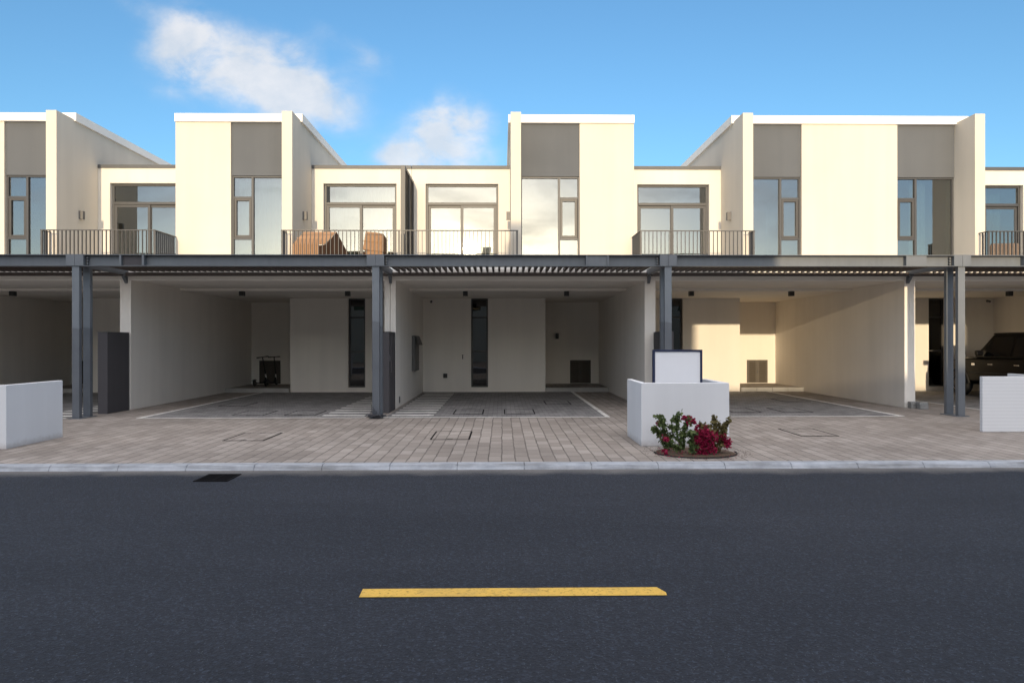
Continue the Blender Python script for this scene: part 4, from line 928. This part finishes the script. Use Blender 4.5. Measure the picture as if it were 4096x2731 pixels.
# ------------------------------------------------------------------ parked car, nose to the carport wall
def car():
    cx, yr, yf = 14.82, 16.55, 21.4
    t = empty('parked_car', (cx, (yr + yf) / 2, 0), 'dusty black off-road car parked nose-in under the right carport', 'car')
    st = [  # y, half width low, half width shoulder, z bottom, z shoulder, z top (centre)
        (yr, .72, .74, .50, .98, 1.04), (yr + .06, .86, .88, .42, 1.08, 1.14), (yr + .5, .93, .93, .38, 1.13, 1.20), (yr + 1.5, .95, .935, .36, 1.14, 1.20), (yr + 2.6, .95, .935, .36, 1.14, 1.20),
        (yr + 3.4, .95, .93, .36, 1.13, 1.20), (yr + 4.1, .95, .92, .38, 1.09, 1.17), (yr + 4.6, .92, .89, .42, 1.03, 1.11), (yr + 4.77, .86, .83, .46, .97, 1.03), (yf, .72, .70, .52, .88, .92)]
    mb = MB(); n = 0
    for (y, wl, ws, zb, zs, zt) in st:
        sec = [(-wl * .85, zb), (-wl, zb + .12), (-wl, zb + .28), (-ws - .012, zs - .20), (-ws, zs - .05), (-ws + .05, zs), (-ws * .62, zt - .02), (0, zt)]
        full = sec + [(-a, b) for a, b in sec[-2::-1]]; n = len(full); mb.v += [(cx + a, y, b) for a, b in full]
    for k in range(len(st) - 1):
        for j in range(n): mb.f.append((k * n + j, k * n + (j + 1) % n, (k + 1) * n + (j + 1) % n, (k + 1) * n + j)); mb.mi.append(0)
    mb.f.append(tuple(range(n))); mb.mi.append(0); e = (len(st) - 1) * n; mb.f.append(tuple(e + j for j in range(n))); mb.mi.append(0)
    body = mb.build('body', M['carpaint'], t, smooth=True); body.modifiers.new('b', 'BEVEL').width = .02; body.modifiers['b'].segments = 2
    # cabin
    yb0, yb1, yt0, yt1, zb_, zr = yr + .12, yr + 3.40, yr + .42, yr + 2.78, 1.15, 1.87
    def cab(hw_b, hw_t, o): return [(-hw_b, yb0 + o, zb_), (hw_b, yb0 + o, zb_), (hw_b, yb1 - o, zb_), (-hw_b, yb1 - o, zb_), (-hw_t, yt0 + o, zr - .05), (hw_t, yt0 + o, zr - .05), (hw_t, yt1 - o, zr - .05), (-hw_t, yt1 - o, zr - .05)]
    mb = MB(); mb.add([(cx + a, b, c) for a, b, c in cab(.90, .74, 0)], [(0, 3, 2, 1), (4, 5, 6, 7), (0, 1, 5, 4), (1, 2, 6, 5), (2, 3, 7, 6), (3, 0, 4, 7)])
    mb.build('cabin', M['carpaint'], t, bevel=.04)
    mb = MB(); rp = [(-.745, zr - .055), (-.70, zr - .012), (-.4, zr + .005), (0, zr + .012), (.4, zr + .005), (.70, zr - .012), (.745, zr - .055)]
    mb.prism([(cx + a, b) for a, b in rp], 'y', yt0 - .02, yt1 + .03); mb.build('roof', M['carpaint'], t, bevel=.012)
    for sgn in (-1, 1):                              # side windows sit just proud of the cabin sides
        def sp(y, z): f = (z - zb_) / (zr - .05 - zb_); return (cx + sgn * (.90 + (.74 - .90) * f + .004), y, z)
        for ya0, ya1, yc0, yc1 in ((yr + 1.95, yr + 3.22, yr + 1.95, yr + 2.68), (yr + .85, yr + 1.87, yr + .85, yr + 1.87), (yr + .30, yr + .77, yr + .52, yr + .77)):
            q = [sp(ya0, 1.20), sp(ya1, 1.20), sp(yc1, 1.74), sp(yc0, 1.74)]; mb = MB()
            mb.add(q + [(a + sgn * .004, b, c) for a, b, c in q], [(0, 1, 2, 3), (7, 6, 5, 4), (0, 4, 5, 1), (1, 5, 6, 2), (2, 6, 7, 3), (3, 7, 4, 0)]); mb.build('side_window', M['carglass'], t)
        sx = cx + sgn * .945
        MB().box(sx, sx + sgn * .012, yr + 1.45, yr + 3.45, .70, .735).build('side_trim', M['rubber'], t, bevel=.005)
        MB().box(sx - sgn * .01, sx + sgn * .012, yr + 3.28, yr + 3.41, .92, .985).build('side_vent', M['chrome'], t, bevel=.004)
        for yh in (yr + 1.55, yr + 2.55): 
            MB().box(sx - sgn * .005, sx + sgn * .02, yh - .0, yh + .18, .955, .98).build('door_handle', M['chrome'], t, bevel=.004)
        mo = MB(); mo.obox((cx + sgn * 1.03, yr + 2.98, 1.285), (.10, 0, 0), (0, .055, .0), (0, .01, .075)); m1 = mo.build('mirror', M['carpaint'], t, bevel=.03)
        MB().box(cx + sgn * .90, cx + sgn * .95, yr + 2.96, yr + 3.02, 1.20, 1.25).build('mirror_arm', M['rubber'], m1)
        MB().obox((cx + sgn * 1.03, yr + 2.922, 1.285), (.085, 0, 0), (0, .002, 0), (0, 0, .06)).build('mirror_glass', M['carglass'], m1)
        for yw in (yr + .90, yr + 3.98):
            w = MB(); ring = 36; Rw, hw = .385, .115; sec = [(.25, -hw), (.355, -hw), (.385, -hw * .7), (.388, 0), (.385, hw * .7), (.355, hw), (.25, hw)]
            wxc = cx + sgn * .855
            for k in range(ring):
                a = 2 * math.pi * k / ring
                for rr, xx in sec: w.v.append((wxc + xx, yw + rr * math.cos(a), .388 + rr * math.sin(a)))
            m_ = len(sec)
            for k in range(ring):
                for j in range(m_): w.f.append((k * m_ + j, ((k + 1) % ring) * m_ + j, ((k + 1) % ring) * m_ + (j + 1) % m_, k * m_ + (j + 1) % m_)); w.mi.append(0)
            wh = w.build('wheel', M['rubber'], t, smooth=True)
            rm = MB(); rm.tube([(wxc + sgn * .06, yw, .388), (wxc + sgn * .095, yw, .388)], .252, 32); 
            for k in range(5):
                a = 2 * math.pi * k / 5; d = Vector((0, math.cos(a), math.sin(a))); p_ = Vector((0, -math.sin(a), math.cos(a)))
                rm.obox(Vector((wxc + sgn * .105, yw, .388)) + d * .13, d * .115, p_ * .028, (.009, 0, 0))
            rm.build('rim', M['sash'], wh)
            rl = MB(); rl.tube([(wxc + sgn * .116, yw + .245 * math.cos(2 * math.pi * k / 40), .388 + .245 * math.sin(2 * math.pi * k / 40)) for k in range(41)], .010, 6); rl.build('rim_lip', M['chrome'], wh)
            ar = MB(); pts = [(cx + sgn * .945, yw + .45 * math.cos(math.pi * k / 20), .37 + .45 * math.sin(math.pi * k / 20)) for k in range(21)]; ar.tube(pts, .03, 8); ar.build('wheel_arch', M['rubber'], t, smooth=True)
        MB().box(cx + sgn * .60, cx + sgn * .86, yf - .11, yf - .03, .80, .93).build('headlight', M['amber'], t, bevel=.02)
        MB().box(cx + sgn * .70, cx + sgn * .87, yr - .012, yr + .06, .80, 1.02).build('tail_light', M['navy'], t, bevel=.01)
    q = [(-.80, yb1 - .02, zb_ + .05), (.80, yb1 - .02, zb_ + .05), (.68, yt1 + .06, zr - .10), (-.68, yt1 + .06, zr - .10)]
    nrm = Vector((0, .68, .73)) * .012
    mb = MB(); vs = [Vector((cx + a, b, c)) for a, b, c in q]; mb.add([v + nrm * .2 for v in vs] + [v + nrm for v in vs], [(0, 1, 2, 3), (7, 6, 5, 4), (0, 4, 5, 1), (1, 5, 6, 2), (2, 6, 7, 3), (3, 7, 4, 0)]); mb.build('windscreen', M['carglass'], t)
    q = [(-.76, yb0 - .0, zb_ + .08), (.76, yb0, zb_ + .08), (.66, yt0 - .06, zr - .12), (-.66, yt0 - .06, zr - .12)]
    mb = MB(); nrm = Vector((0, -.92, .38)) * .012; vs = [Vector((cx + a, b, c)) for a, b, c in q]; mb.add([v + nrm * .2 for v in vs] + [v + nrm for v in vs], [(0, 1, 2, 3), (7, 6, 5, 4), (0, 4, 5, 1), (1, 5, 6, 2), (2, 6, 7, 3), (3, 7, 4, 0)]); mb.build('rear_window', M['carglass'], t)
    MB().box(cx - .80, cx + .80, yr - .05, yr + .04, .42, .58).build('bumper', M['rubber'], t, bevel=.02)
    MB().box(cx - .82, cx + .82, yf - .10, yf + .03, .40, .60).build('bumper', M['rubber'], t, bevel=.02)
car()

# ------------------------------------------------------------------ houses across the street (behind the camera): they throw the shade and show in the glass
def across(x0, x1, y0, y1, H, label, added_blocks=()):
    t = empty('terrace_across', ((x0 + x1) / 2, y0, 0), label, 'building', 'buildings across the street')
    wins = []; x = x0 + 1.2
    while x + 1.4 < x1: wins.append((x, x + 1.3)); x += 3.1
    subs = [(a, b, y1 - .12, y1 + 1, 4.3, 6.2) for a, b in wins] if H > 6 else []
    solid([(x0, x1, y0, y1, -.1, H)] + [(a, b, c, d, H - .5, e) for a, b, c, d, e in added_blocks], subs).build('wall', M['cream'], t)
    MB().box(x0 - .04, x1 + .04, y0, y1 + .04, H - .10, H + .0).build('roof_edge', M['lowcope'], t) if False else None
    for a, b in (wins if H > 6 else []): MB().box(a + .002, b - .002, y1 - .10, y1 - .08, 4.302, 6.198).build('window', M['darkglass'], t)
across(-60, 4.55, -13, -12, 7.72, 'long cream terrace across the street behind the camera', [(-1.5, -.9, -13.5, -12.2, 9.05), (-60, 3.9, -22, -12.99, 7.72)])  # first extra block: slim, unseen, added to throw shade on one fin
across(13.45, 60, -22, -12, 7.72, 'cream terrace across the street beyond the gap', [])
across(2.5, 60, -34, -24, 6.3, 'lower cream building farther back across the street', [])
